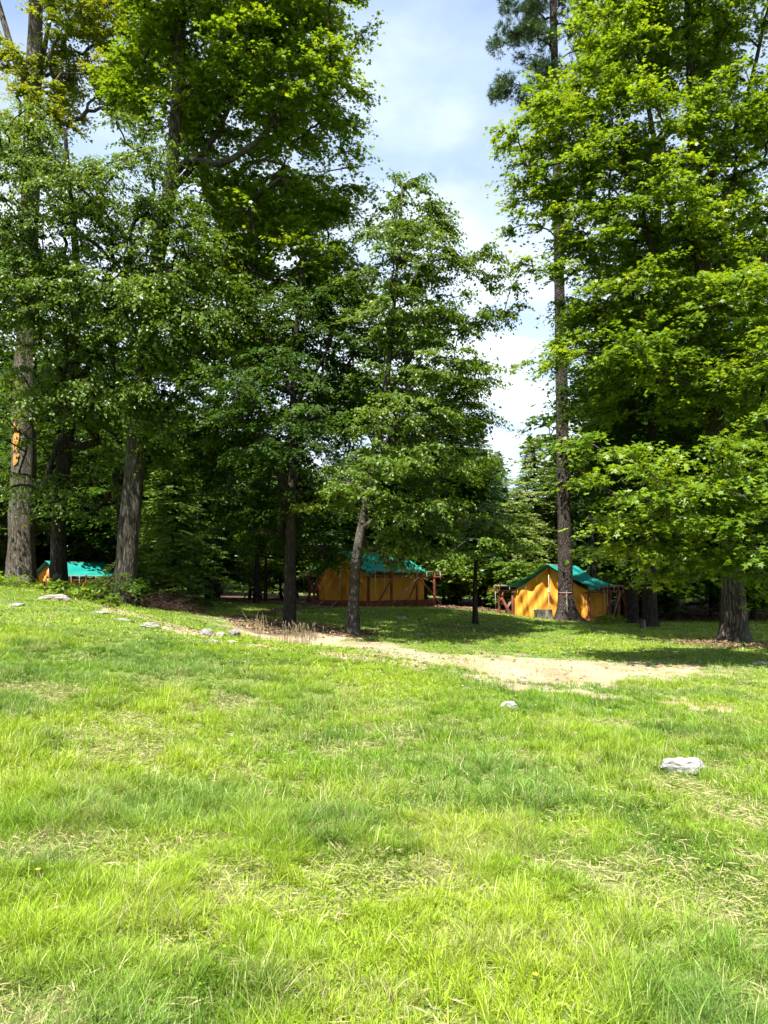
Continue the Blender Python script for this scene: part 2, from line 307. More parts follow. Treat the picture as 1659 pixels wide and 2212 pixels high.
# ground: one sheet, its zones are real zones (lawn soil, bare track, leaf litter)
def ground_mat():
    m, n, l = new_mat('ground'); out = n.new('ShaderNodeOutputMaterial'); tc = n.new('ShaderNodeTexCoord')
    def noise(s, d=6, r=.6):
        q = n.new('ShaderNodeTexNoise'); q.inputs['Scale'].default_value = s; q.inputs['Detail'].default_value = d; q.inputs['Roughness'].default_value = r; l.new(tc.outputs['Object'], q.inputs['Vector']); return q
    a, b, c = noise(5), noise(26, 5, .7), noise(1.1, 4)
    def mixn(f, x, y, bt='MIX'):
        k = n.new('ShaderNodeMix'); k.data_type = 'RGBA'; k.blend_type = bt
        if isinstance(f, float): k.inputs[0].default_value = f
        else: l.new(f, k.inputs[0])
        for s_, i in ((x, 6), (y, 7)):
            if isinstance(s_, tuple): k.inputs[i].default_value = (*s_, 1)
            else: l.new(s_, k.inputs[i])
        return k.outputs[2]
    lawn = ramp(n, [(.34, (.03, .05, .010)), (.5, (.09, .14, .022)), (.62, (.17, .21, .05)), (.76, (.30, .29, .12))]); l.new(b.outputs['Fac'], lawn.inputs[0])  # darkened green: the shadow between grass tufts is painted in here
    dirt = ramp(n, [(.3, (.08, .055, .03)), (.43, (.19, .14, .08)), (.56, (.30, .235, .145)), (.75, (.44, .37, .26))]); l.new(b.outputs['Fac'], dirt.inputs[0])
    dirt2 = ramp(n, [(.35, (.21, .155, .085)), (.5, (.36, .29, .185)), (.65, (.46, .395, .27))]); l.new(c.outputs['Fac'], dirt2.inputs[0])
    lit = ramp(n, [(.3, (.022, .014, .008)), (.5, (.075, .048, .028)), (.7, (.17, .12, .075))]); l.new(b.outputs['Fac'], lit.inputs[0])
    zone = n.new('ShaderNodeAttribute'); zone.attribute_name = 'zone'; sp = n.new('ShaderNodeSeparateColor'); l.new(zone.outputs['Color'], sp.inputs[0])
    def edge(o, nz=.5):
        q = n.new('ShaderNodeMath'); q.operation = 'MULTIPLY_ADD'; q.inputs[1].default_value = nz; q.inputs[2].default_value = -nz * .5; l.new(a.outputs['Fac'], q.inputs[0])
        w = n.new('ShaderNodeMath'); w.operation = 'ADD'; l.new(o, w.inputs[0]); l.new(q.outputs[0], w.inputs[1])
        e = n.new('ShaderNodeMapRange'); e.inputs[1].default_value = .18; e.inputs[2].default_value = .80; l.new(w.outputs[0], e.inputs[0]); return e.outputs[0]
    dm = mixn(.5, dirt.outputs[0], dirt2.outputs[0])
    x = mixn(edge(sp.outputs[0]), lawn.outputs[0], dm)
    x = mixn(edge(sp.outputs[2]), x, lit.outputs[0])
    lawn2 = ramp(n, [(.3, (.16, .10, .06)), (.5, (.34, .26, .17)), (.7, (.48, .42, .33))]); l.new(b.outputs['Fac'], lawn2.inputs[0])
    x = mixn(edge(sp.outputs[1]), x, lawn2.outputs[0])
    bs = n.new('ShaderNodeBsdfPrincipled'); bs.inputs['Roughness'].default_value = .95; bs.inputs['Specular IOR Level'].default_value = .1; l.new(x, bs.inputs['Base Color'])
    bp = n.new('ShaderNodeBump'); bp.inputs['Strength'].default_value = .8; bp.inputs['Distance'].default_value = .03; l.new(b.outputs['Fac'], bp.inputs['Height'])
    bp2 = n.new('ShaderNodeBump'); bp2.inputs['Strength'].default_value = .6; bp2.inputs['Distance'].default_value = .08; l.new(a.outputs['Fac'], bp2.inputs['Height']); l.new(bp.outputs[0], bp2.inputs['Normal']); l.new(bp2.outputs[0], bs.inputs['Normal'])
    l.new(bs.outputs[0], out.inputs[0]); return m
def axis(a0, a1, step, far, g=1.18):
    core = list(np.arange(a0, a1 + 1e-6, step)); s = step; lo = []; v = a0
    while v > -far: s *= g; v -= s; lo.append(v)
    s = step; hi = []; v = a1
    while v < far: s *= g; v += s; hi.append(v)
    return np.array(lo[::-1] + core + hi)
gx = axis(-16, 15, .14, 900); gy = axis(-1, 34, .14, 900)
GX, GY = np.meshgrid(gx, gy); GZ = H(GX, GY)
nx, ny = len(gx), len(gy); idx = np.arange(nx * ny).reshape(ny, nx)
quads = np.stack([idx[:-1, :-1], idx[:-1, 1:], idx[1:, 1:], idx[1:, :-1]], -1).reshape(-1, 4)
gme = mesh_np('ground', np.stack([GX, GY, GZ], -1).reshape(-1, 3), quads.ravel(), np.full(len(quads), 4))
dirt, edge_, thin, litter = masks(GX, GY)
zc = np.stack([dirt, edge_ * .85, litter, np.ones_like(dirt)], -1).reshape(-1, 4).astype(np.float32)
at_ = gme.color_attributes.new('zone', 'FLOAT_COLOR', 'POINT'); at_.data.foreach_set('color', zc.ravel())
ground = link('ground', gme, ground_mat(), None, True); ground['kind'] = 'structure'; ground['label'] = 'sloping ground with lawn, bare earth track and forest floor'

# ---------------------------------------------------------------- grass blades
def grass_mat():
    m, n, l = new_mat('grass_blade'); out = n.new('ShaderNodeOutputMaterial'); a = n.new('ShaderNodeAttribute'); a.attribute_name = 'tint'
    bs = n.new('ShaderNodeBsdfPrincipled'); bs.inputs['Roughness'].default_value = .45; bs.inputs['Specular IOR Level'].default_value = .3; l.new(a.outputs['Color'], bs.inputs['Base Color'])
    tr = n.new('ShaderNodeBsdfTranslucent'); mx = n.new('ShaderNodeMix'); mx.data_type = 'RGBA'; mx.blend_type = 'MULTIPLY'; mx.inputs[0].default_value = 1; mx.inputs[7].default_value = (1.3, 1.25, .8, 1)
    l.new(a.outputs['Color'], mx.inputs[6]); l.new(mx.outputs[2], tr.inputs[0]); ms = n.new('ShaderNodeMixShader'); ms.inputs[0].default_value = .4
    l.new(bs.outputs[0], ms.inputs[1]); l.new(tr.outputs[0], ms.inputs[2]); l.new(ms.outputs[0], out.inputs[0]); return m
M_GRASS = grass_mat()
def blades(name, n_try, y0, y1, hmul, wid, nseg, mat, seed, accept):
    r = np.random.default_rng(seed)
    # tufts: blades gather round tuft centres
    Y = np.sqrt(r.random(n_try) * (y1 ** 2 - y0 ** 2) + y0 ** 2); X = (r.random(n_try) * 2 - 1) * (Y * .56 + .5)
    cell = .085 if y1 < 12 else .16
    jx = np.floor(X / cell); jy = np.floor(Y / cell); tx = (jx + hsh(jx, jy, 3)) * cell; ty = (jy + hsh(jx, jy, 4)) * cell
    k = .55 * hsh(jx, jy, 8); X = X * (1 - k) + tx * k; Y = Y * (1 - k) + ty * k
    keep, hh, kind = accept(X, Y, r)
    X, Y, hh, kind, tx, ty = X[keep], Y[keep], hh[keep], kind[keep], tx[keep], ty[keep]; n = len(X)
    Z = H(X, Y) - .01
    h = hh * hmul * (.45 + .9 * r.random(n)) * (1 + .8 * (r.random(n) > .95))
    w = wid * (.45 + 1.0 * r.random(n)) * (1 + Y / 40)
    az = r.random(n) * 2 * math.pi
    lean = .12 + .85 * r.random(n) ** 1.4
    fl = fbm(X * .8, Y * .8, 91, 2) * 9
    ox, oy = X - tx, Y - ty; on = np.hypot(ox, oy) + 1e-6
    dx = np.cos(az) + ox / on * .45 + np.cos(fl) * .15; dy = np.sin(az) + oy / on * .45 + np.sin(fl) * .15
    dn = np.hypot(dx, dy) + 1e-6; dx /= dn; dy /= dn
    bend = lean * (1 + .8 * (kind == 2))
    sx, sy = -dy, dx
    tw = r.random(n) * math.pi; sx2 = np.cos(tw) * sx + np.sin(tw) * dx * .6; sy2 = np.cos(tw) * sy + np.sin(tw) * dy * .6
    V = []
    for s in range(nseg + 1):
        t = s / nseg; bx = bend * h * t * t * 1.25; zz = h * (t - .35 * np.minimum(bend, 1) * t * t)
        cx = X + dx * bx; cyy = Y + dy * bx; cz = Z + zz
        if s < nseg:
            ww = w * (1 - .55 * t) * .5
            V.append(np.stack([cx - sx2 * ww, cyy - sy2 * ww, cz], -1)); V.append(np.stack([cx + sx2 * ww, cyy + sy2 * ww, cz], -1))
        else: V.append(np.stack([cx, cyy, cz], -1))
    V = np.stack(V, 1); nv = V.shape[1]; base = (np.arange(n) * nv)[:, None]
    q = []
    for s in range(nseg - 1): q += [2 * s, 2 * s + 1, 2 * s + 3, 2 * s + 2]
    q += [2 * nseg - 2, 2 * nseg - 1, 2 * nseg]
    cnt = [4] * (nseg - 1) + [3]
    ff = (base + np.array(q)[None, :]).ravel(); counts = np.tile(cnt, n)
    me = mesh_np(name, V.reshape(-1, 3), ff, counts)
    # real differences of kind: fresh, bluish and dry blades
    big = fbm(X * .45, Y * .45, 55, 3)[:, None]; mid = fbm(X * 1.7, Y * 1.7, 61, 3)[:, None]
    green = np.array([.165, .295, .018]); yel = np.array([.295, .405, .026]); blue = np.array([.135, .245, .050]); straw = np.array([.44, .42, .20]); deep = np.array([.060, .150, .014])
    a = np.clip((big - .34) * 3.6, 0, 1); b = np.clip((mid - .54) * 5, 0, 1); c = np.clip((fbm(X * .8, Y * .8, 83, 3)[:, None] - .52) * 5, 0, 1) * .7
    col = green * (1 - a) + yel * a; col = col * (1 - b * .7) + deep * b * .7; col = col * (1 - c) + blue * c
    dry = (r.random((n, 1)) < .08 + .25 * (kind[:, None] == 2) + .25 * np.clip((fbm(X * 2.7, Y * 2.7, 95, 3)[:, None] - .52) * 6, 0, 1)); col = np.where(dry, straw * (.6 + .5 * r.random((n, 1))), col)
    col = col * (.6 + .75 * r.random((n, 1)))
    cc = np.repeat(np.c_[col, np.ones(n)][:, None, :], nv, 1).astype(np.float32)
    A = me.color_attributes.new('tint', 'FLOAT_COLOR', 'POINT'); A.data.foreach_set('color', cc.ravel())
    return link(name, me, mat)
def acc_lawn(X, Y, r):
    d, e, t, li = masks(X, Y)
    p = (1 - np.clip(d * 1.25, 0, 0.975 - .15 * np.clip((fbm(X * 1.9, Y * 1.9, 66, 3) - .5) * 8, 0, 1))) * (1 - .85 * np.clip(e * 1.2, 0, 1)) * (1 - .62 * t) * (1 - .93 * np.clip(li * 1.3, 0, 1))
    tuft = fbm(X * 4.6, Y * 4.6, 22, 3)
    p = p * np.clip(.62 + 1.8 * (tuft - .35), .5, 1)
    keep = r.random(len(X)) < p
    low = np.clip((Y - 7.5) / 4, 0, 1); tuft = .55 * tuft + .45 * fbm(X * 9, Y * 9, 24, 2)
    h = (.052 + .090 * np.clip((tuft - .30) * 2.2, 0, 1) * np.clip(.4 + 1.3 * (fbm(X * .9, Y * .9, 29, 2) - .2), .35, 1.2)) * (1 - .35 * t) * (1 - .22 * low)
    h = np.where(Y > 12.4, h * .72, h)
    kind = np.where(t > .4, 2, 1)
    return keep, h, kind
g1 = blades('meadow_grass', 760000, 2.0, 5.2, .86, .0042, 3, M_GRASS, 11, acc_lawn)
tag(g1, 'tall tufted grass close to the viewer with dry blades mixed in', 'grass', kind='stuff')
g2 = blades('lawn_grass', 950000, 5.1, 12.6, 1.0, .0062, 2, M_GRASS, 12, acc_lawn)
tag(g2, 'sunlit yellow green lawn grass on the open slope', 'grass', kind='stuff')
g3 = blades('glade_grass', 620000, 12.5, 31, 1.0, .012, 2, M_GRASS, 13, acc_lawn)
tag(g3, 'short grass of the glade around the track and under the trees', 'grass', kind='stuff')

# ---------------------------------------------------------------- leaves and trees
def unit(a): return a / (np.linalg.norm(a, axis=-1, keepdims=True) + 1e-9)
T_MAPLE = (np.array([(0, 0, 0), (.40, -.06, -.06), (.27, .20, -.01), (.60, .52, -.12), (.20, .50, .0), (0, 1, -.10), (-.20, .50, .0), (-.60, .52, -.12), (-.27, .20, -.01), (-.40, -.06, -.06)]), [list(range(10))])
T_MAPLE_S = (np.array([(0, 0, 0), (.55, .25, -.08), (.22, .5, 0), (0, 1, -.10), (-.22, .5, 0), (-.55, .25, -.08)]), [list(range(6))])
T_OVAL = (np.array([(0, 0, 0), (.34, .42, .08), (0, 1, -.06), (-.34, .42, .08)]), [[0, 1, 2], [0, 2, 3]])
T_NEEDLE = (np.array([(0, 0, 0), (.05, .35, 0), (0, 1, -.05), (-.05, .35, 0)]), [[0, 1, 2, 3]])
T_THATCH = (np.array([(.02, 0, 0), (.016, .6, .03), (0, 1, -.05), (-.02, .4, 0)]), [[0, 1, 2, 3]])
T_THIN = (np.array([(.03, 0, 0), (0, 1, 0), (-.03, 0, 0)]), [[0, 1, 2]])
LC = [0]
def leaves(name, pos, dirv, nrm, size, tmpl, mat, parent):
    T, Fc = tmpl; dirv = unit(dirv); side = unit(np.cross(dirv, nrm)); nn = np.cross(side, dirv); n = len(pos); s = size[:, None, None]
    V = pos[:, None, :] + s * (T[None, :, 0:1] * side[:, None, :] + T[None, :, 1:2] * dirv[:, None, :] + T[None, :, 2:3] * nn[:, None, :])
    k = len(T); flat = np.array([i for f in Fc for i in f]); cnt = [len(f) for f in Fc]
    ff = ((np.arange(n) * k)[:, None] + flat[None, :]).ravel()
    LC[0] += n
    me = mesh_np(name, V.reshape(-1, 3), ff, np.tile(cnt, n))
    return link(name, me, mat, parent)
TW = [0, 0, 0, 0]
T_TWIG = (np.array([(.011, 0, 0), (.006, .55, -.08), (0, 1, -.24), (-.006, .55, -.08), (-.011, 0, 0)]), [[0, 1, 2, 3, 4]])
def sprays(C, out, R, nt, nl, size, droop, flat, r, spread=1.15, hang=.15, jn=.42):
    n = len(C); o = out.copy(); o[:, 2] *= .35; o = unit(o); up = np.array([0, 0, 1.]); s = unit(np.cross(o, up))
    a = r.normal(0, spread, (n, nt)); ln = (.55 + .6 * r.random((n, nt))) * R[:, None]
    d = np.cos(a)[..., None] * o[:, None] + np.sin(a)[..., None] * s[:, None]; d[..., 2] += r.normal(0, flat, (n, nt)); d = unit(d)
    t = (np.arange(nl) + .3 + .7 * r.random((n, nt, nl))) / nl
    P = C[:, None, None] + d[:, :, None] * (t * ln[..., None])[..., None]
    P[..., 2] -= droop * (t ** 2) * ln[..., None]
    P += r.normal(0, .04, P.shape) * R[:, None, None, None]
    sd_ = unit(np.cross(d, up)); sg = np.where(np.arange(nl) % 2 == 0, 1, -1)[None, None, :, None]
    L = d[:, :, None] * .55 + sg * sd_[:, :, None] * .8 + r.normal(0, .3, P.shape); L[..., 2] -= hang
    Nn = up + np.repeat(np.repeat((out * np.array([1, 1, 0]))[:, None, None], nt, 1), nl, 2) * .38 + r.normal(0, jn, P.shape)
    sz = size * (.5 + .85 * r.random((n, nt, nl)))
    TW[:] = [np.repeat(C, nt, 0), d.reshape(-1, 3).copy(), ln.ravel().copy(), droop]
    return P.reshape(-1, 3), L.reshape(-1, 3), Nn.reshape(-1, 3), sz.ravel()
def catmull(P, step=.3):
    P = [np.array(p, float) for p in P]; P = [2 * P[0] - P[1]] + P + [2 * P[-1] - P[-2]]; out = []
    for i in range(1, len(P) - 2):
        m = max(2, int(np.linalg.norm(P[i + 1] - P[i]) / step))
        for k in range(m):
            t = k / m; a, b, c, d = P[i - 1], P[i], P[i + 1], P[i + 2]
            out.append(.5 * ((2 * b) + (c - a) * t + (2 * a - 5 * b + 4 * c - d) * t * t + (3 * b - a - 3 * c + d) * t ** 3))
    out.append(P[-2]); return np.array(out)
def trunk_geo(mb, path, r0, r1, flare=.5, ns=26, seed=0, rid=.09, power=1.0):
    m = len(path); L = np.r_[0, np.cumsum(np.linalg.norm(np.diff(path, axis=0), axis=1))]; rad = []
    for i, p in enumerate(path):
        t = (L[i] / L[-1]) ** power; rr = r0 * (1 - t) + r1 * t; rad.append(rr)
    V = []
    for i, p in enumerate(path):
        t = path[min(i + 1, m - 1)] - path[max(i - 1, 0)]; t /= np.linalg.norm(t) + 1e-9
        u = np.cross(t, np.array([0, 1., 0])); u /= np.linalg.norm(u) + 1e-9; w = np.cross(t, u)
        a = np.linspace(0, 2 * math.pi, ns, endpoint=False)
        hgt = L[i]; fl = flare * math.exp(-hgt / .33) * (.75 + .5 * np.cos(a * 4 + seed) * .6 + .35 * np.cos(a * 3 + seed * 2))
        ridge = rid * (vnoise(np.abs(np.mod(a * ns / 3.0, 1e3)) * .9, np.full(ns, hgt * 1.3), seed) - .5) * 2
        lump = .10 * (vnoise(a * 1.1 + 3, np.full(ns, hgt * .5), seed + 3) - .5) * 2 * np.sin(a / 2)
        rr = rad[i] * (1 + fl + ridge + lump)
        V.append(p + rr[:, None] * (np.cos(a)[:, None] * u + np.sin(a)[:, None] * w))
    Fc = [(i * ns + k, i * ns + (k + 1) % ns, (i + 1) * ns + (k + 1) % ns, (i + 1) * ns + k) for i in range(m - 1) for k in range(ns)]
    Fc += [tuple(range((m - 1) * ns, m * ns))]
    mb.add(np.concatenate(V), Fc); return np.array(rad)
def skeleton(mb, tnodes, trad, C, r, minz, rb=.011, sides=5, wob=.06, dead=0):
    pos = [p for p in tnodes]; par = [-1] + list(range(len(tnodes) - 1)); ist = len(tnodes)
    allow = [p[2] > minz for p in tnodes]
    if not any(allow): allow[-1] = True
    D = np.array([np.min(np.linalg.norm(tnodes - c, axis=1)) for c in C]); ends = []
    PA = np.zeros((ist + 4 * len(C), 3)); PA[:ist] = tnodes; ok = np.zeros(len(PA), bool); ok[:ist] = allow; cnt = ist
    for ci in np.argsort(D):
        c = C[ci]; q = PA[:cnt]; d = np.linalg.norm(q - c, axis=1); cost = d + 1.0 * np.maximum(0, q[:, 2] - c[2] + .25 * d) ; cost[~ok[:cnt]] = 1e9
        j = int(np.argmin(cost)); P = q[j].copy(); L = d[j]; k = 3; prev = j; rnd = r.normal(0, wob, (k, 3)) * L
        for s in range(1, k + 1):
            t = s / k; p = P + (c - P) * t; p[2] += .10 * L * math.sin(math.pi * t)
            if s < k: p += rnd[s - 1]
            PA[cnt] = p; ok[cnt] = True; par.append(prev); prev = cnt; cnt += 1
        ends.append(prev)
    flow = np.zeros(cnt)
    for e in ends: flow[e] = 1
    for i in range(cnt - 1, 0, -1):
        if i >= ist: flow[par[i]] += flow[i]
    rad = rb * np.sqrt(flow) + .004
    PA = PA[:cnt]
    for i in range(ist, cnt):
        a = PA[par[i]]; b = PA[i]; rb_ = rad[i]; ra_ = min(rad[i] * 1.15 + .002, rad[par[i]] if par[i] >= ist else rad[i] * 1.3 + .01)
        t = b - a; ll = np.linalg.norm(t)
        if ll < 1e-4: continue
        t /= ll; u = np.cross(t, [0.2, .3, .93]); u /= np.linalg.norm(u) + 1e-9; w = np.cross(t, u); an = np.arange(sides) * 2 * math.pi / sides
        ring = np.cos(an)[:, None] * u + np.sin(an)[:, None] * w
        mb.add(np.concatenate([a - t * ra_ * .3 + ring * ra_, b + ring * rb_]), [(k, (k + 1) % sides, sides + (k + 1) % sides, sides + k) for k in range(sides)])
DEEP = 1.35
def blob_points(blobs, dens, r, shell=.5):
    C = []
    for bl in blobs:
        px, py, Y, rx, ry = bl[:5]; c = at(px, py, Y); s = Y / F; ax, az = rx * s, ry * s; ay = bl[5] * DEEP if len(bl) > 5 else .85 * (ax + az) / 2 + .3; k = bl[6] if len(bl) > 6 else 1
        n = max(3, int(3.0 * dens * k * math.pi * ax * az * (.55 + .25 * ay)))
        u = r.normal(size=(n, 3)); u = unit(u) * (r.random((n, 1)) ** shell * 0.97)
        C.append(c + u * np.array([ax, ay, az]))
    return np.concatenate(C)
def tree(name, label, base, path, r0, r1, blobs, leaf='maple', bark='grey', dens=1.6, R=.75, nt=9, nl=9, size=.125, tmpl=T_MAPLE, droop=.25, flat=.16, minz=2.5, seed=1, flare=.5,
         group=None, cat='tree', rb=.011, extra=None, hang=.15, jn=.42, spread=1.15, rid=.09, shell=.5, keep_sky=None, power=1.0):
    r = np.random.default_rng(seed)
    bx, by = gp(*base); bz = H1(bx, by)
    pts = [np.array([bx, by, bz - .15])] + [at(*p) for p in path]
    root = empty(name, (bx, by, bz)); tag(root, label, cat, group); off = np.array([bx, by, bz])
    nodes = catmull(pts, .3); mb = MB(); rad = trunk_geo(mb, nodes, r0, r1, flare, seed=seed, rid=rid, power=power)
    tn = nodes
    for f in (extra or []):
        fp = catmull([at(*p) for p in f[0]], .3); trunk_geo(mb, fp, f[1], f[2], 0, 14, seed + 5, rid); tn = np.concatenate([tn, fp])
    dens *= 1.7
    nl = int(nl * 1.35); nt += 1
    size *= 1.08 if tmpl is T_OVAL else .82
    C = blob_points(blobs, dens, r, shell)
    gz = H(C[:, 0], C[:, 1], False); C = C[C[:, 2] > gz + .5]
    if keep_sky is not None: C = C[keep_sky(C)]
    skeleton(mb, tn, rad, C, r, bz + minz, rb)
    for v in mb.v: v -= off
    mb.build('trunk', BARK[bark], root, True)
    ax = tn[np.argmin(((C[:, None, :] - tn[None]) ** 2).sum(-1), axis=1)]
    out = C - ax; out = unit(out + r.normal(0, .25, out.shape)); Rr = R * (.7 + .6 * r.random(len(C)))
    P, L, Nn, sz = sprays(C, out, Rr, nt, nl, size, droop, flat, r, spread, hang, jn)
    leaves('twig_spray', TW[0] - off, TW[1], np.array([0, 0, 1.]) + r.normal(0, .2, TW[0].shape), TW[2] * .9, T_TWIG, BARK['dark'], root)
    leaves('crown', P - off, L, Nn, sz, tmpl, LEAF[leaf], root)
    return root
def tufts(C, out, R, nt, nn, ln, r):
    n = len(C); o = unit(out); d = unit(o[:, None] * .9 + r.normal(0, .55, (n, nt, 3)) * np.array([1, 1, .45]))
    P0 = C[:, None] + d * (R[:, None] * (.3 + .9 * r.random((n, nt))))[..., None]
    dd = unit(d[:, :, None] * .7 + r.normal(0, .55, (n, nt, nn, 3)) + np.array([0, 0, .25])); P = np.repeat(P0[:, :, None], nn, 2) + dd * .0
    return P.reshape(-1, 3), dd.reshape(-1, 3), unit(r.normal(size=(n * nt * nn, 3))), ln * (.8 + .4 * r.random(n * nt * nn))

# --- the big trees, left to right
tree('old_maple', 'old grey maple at left edge, pecked hole in its bark and thin yellowing crown', (45, 1258, 23), [(50, 1000, 23), (58, 700, 23), (68, 350, 23), (76, 60, 23), (80, -160, 23)], .40, .19,
     [(190, 70, 22.5, 110, 90, 1.5, .8), (250, 190, 22.5, 80, 70, 1.2, .8), (20, 110, 23, 50, 60, 1, .5), (130, -90, 23, 160, 80, 2), (290, 20, 22.5, 60, 80, 1.2), (120, 170, 23.5, 60, 70, 1.2, .8), (60, 330, 23.5, 80, 60, 1.2, .8), (110, 240, 22.5, 70, 60, 1, .6)], 'maple_yellow', 'grey', 2.7, R=.7, size=.12, tmpl=T_MAPLE_S, minz=12, seed=3, flare=.45,
     extra=[([(66, 230, 23), (30, 120, 23), (0, 20, 23), (-30, -80, 23)], .13, .07), ([(70, 250, 23), (92, 130, 23.2), (110, 20, 23), (120, -90, 23)], .10, .06)], power=.9)
tree('leaning_birch', 'dark forked birch in front of left tent, pale drooping leaves over its crown', (128, 1276, 22), [(128, 1120, 21.7), (140, 980, 21.4), (158, 840, 21), (166, 600, 20.6), (150, 400, 20.3), (140, 280, 20)], .235, .05,
     [(90, 330, 19, 110, 110, 1.6), (30, 480, 19, 120, 130, 1.6), (180, 450, 18.8, 130, 130, 1.8), (320, 450, 19, 110, 110, 1.6), (300, 330, 19, 80, 70, 1), (60, 680, 19.2, 150, 130, 1.8), (230, 640, 18.7, 140, 130, 1.8), (400, 560, 19, 90, 110, 1.6),
      (370, 720, 19, 140, 130, 1.8), (150, 830, 20, 130, 110, 1.6, .8), (20, 880, 20.5, 80, 120, 1.4, .7), (470, 660, 19.2, 80, 80, 1.3), (300, 860, 19.5, 120, 80, 1.4, .8), (200, 970, 20.5, 60, 60, 1, .6), (470, 800, 19.5, 90, 80, 1.3, .8), (350, 960, 20.6, 100, 70, 1.4, .8), (60, 1050, 21, 90, 60, 1.3, .7), (210, 1090, 21, 90, 50, 1.3, .6), (440, 920, 20.6, 90, 70, 1.3, .8), (330, 640, 18.4, 90, 90, 1.1, .9), (300, 760, 18.4, 90, 60, 1.0, .9), (60, 560, 18.8, 90, 90, 1.2, .8)],
     'birch', 'dark', 1.25, R=.8, nt=9, nl=12, size=.088, tmpl=T_OVAL, droop=.45, flat=.2, minz=4.5, seed=5, hang=.75, jn=.5,
     extra=[([(158, 860, 21), (182, 810, 20.7), (215, 740, 20.3), (260, 640, 20)], .11, .04)])
tree('tall_maple', 'tall maple with furrowed bark right of left tent, heavy dark crown reaching the sky gap', (266, 1304, 20), [(282, 1100, 20), (300, 900, 20), (334, 600, 20.2), (368, 400, 20.3), (384, 180, 20.3), (392, -60, 20.3), (395, -260, 20.3)], .285, .12,
     [(400, 60, 20.5, 130, 130, 2.2), (560, 40, 20.2, 140, 120, 2.2), (680, 60, 20, 110, 90, 1.8), (700, 190, 19.8, 90, 80, 1.6), (560, 200, 20.5, 150, 100, 2), (430, 250, 21, 120, 90, 1.6), (640, 270, 20.2, 90, 50, 1.3), (740, 290, 20, 45, 40, .8, .9), (620, -90, 20, 190, 100, 2.6), (400, -120, 20.5, 170, 120, 2.6),
      (760, 360, 20, 40, 35, .7, .7), (600, 440, 21.5, 130, 70, 1.6), (720, 430, 21, 70, 60, 1.2), (480, 420, 21.8, 110, 80, 1.6), (500, 560, 22, 120, 90, 1.6), (660, 560, 21.8, 120, 80, 1.6), (300, 190, 21.5, 70, 90, 1.2, .8)], 'maple', 'furrowed', 1.75, R=.8, size=.13, minz=7.5, seed=7, flare=.35,
     extra=[([(372, 380, 20.3), (410, 345, 20.2), (470, 355, 20.1), (530, 325, 20), (590, 270, 20), (640, 200, 20)], .12, .05), ([(362, 420, 20.3), (440, 330, 20.7), (500, 220, 20.7), (540, 60, 20.6)], .10, .04),
            ([(340, 580, 20.2), (430, 570, 20.8), (520, 575, 21.2), (600, 610, 21.4)], .09, .03)], keep_sky=lambda C: C[:, 0] / C[:, 1] < -.035)
tree('black_trunked_tree', 'straight dark trunked tree left of the middle tent, forked high up', (626, 1352, 20), [(628, 1180, 20), (632, 1000, 20), (634, 850, 20.2), (642, 700, 20.3), (655, 560, 20.4)], .165, .05,
     [(560, 720, 20.8, 120, 80, 1.7), (660, 680, 20.8, 110, 90, 1.6), (520, 880, 20.5, 110, 80, 1.6), (700, 850, 20.8, 90, 70, 1.5, .8), (610, 980, 20.2, 110, 80, 1.5), (480, 980, 20.5, 100, 70, 1.4), (590, 850, 20.4, 80, 60, 1.2), (760, 640, 21, 80, 110, 1.4, .8), (680, 1090, 20.6, 100, 60, 1.3), (540, 1100, 21, 90, 60, 1.2), (760, 760, 21, 90, 80, 1.4), (730, 900, 21, 90, 80, 1.4), (600, 1160, 21.5, 100, 40, 1.3), (720, 1180, 22, 90, 40, 1.3), (520, 850, 17.6, 100, 60, .9), (670, 900, 17.3, 80, 45, .8), (560, 960, 17.8, 80, 40, .8), (600, 800, 17.5, 80, 40, .8)],
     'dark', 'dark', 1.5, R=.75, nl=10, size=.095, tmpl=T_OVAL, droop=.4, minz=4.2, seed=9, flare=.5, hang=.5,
     extra=[([(634, 890, 20.1), (665, 830, 20.2), (700, 770, 20.4), (730, 690, 20.6)], .075, .03), ([(633, 860, 20.1), (600, 780, 20.2), (560, 700, 20.6)], .06, .03), ([(700, 770, 20.4), (690, 860, 20.4)], .03, .04)])
def sky_l(C):   # the birch keeps clear of the gap of sky at its right
    px = CX + F * C[:, 0] / C[:, 1]; return px < 1110
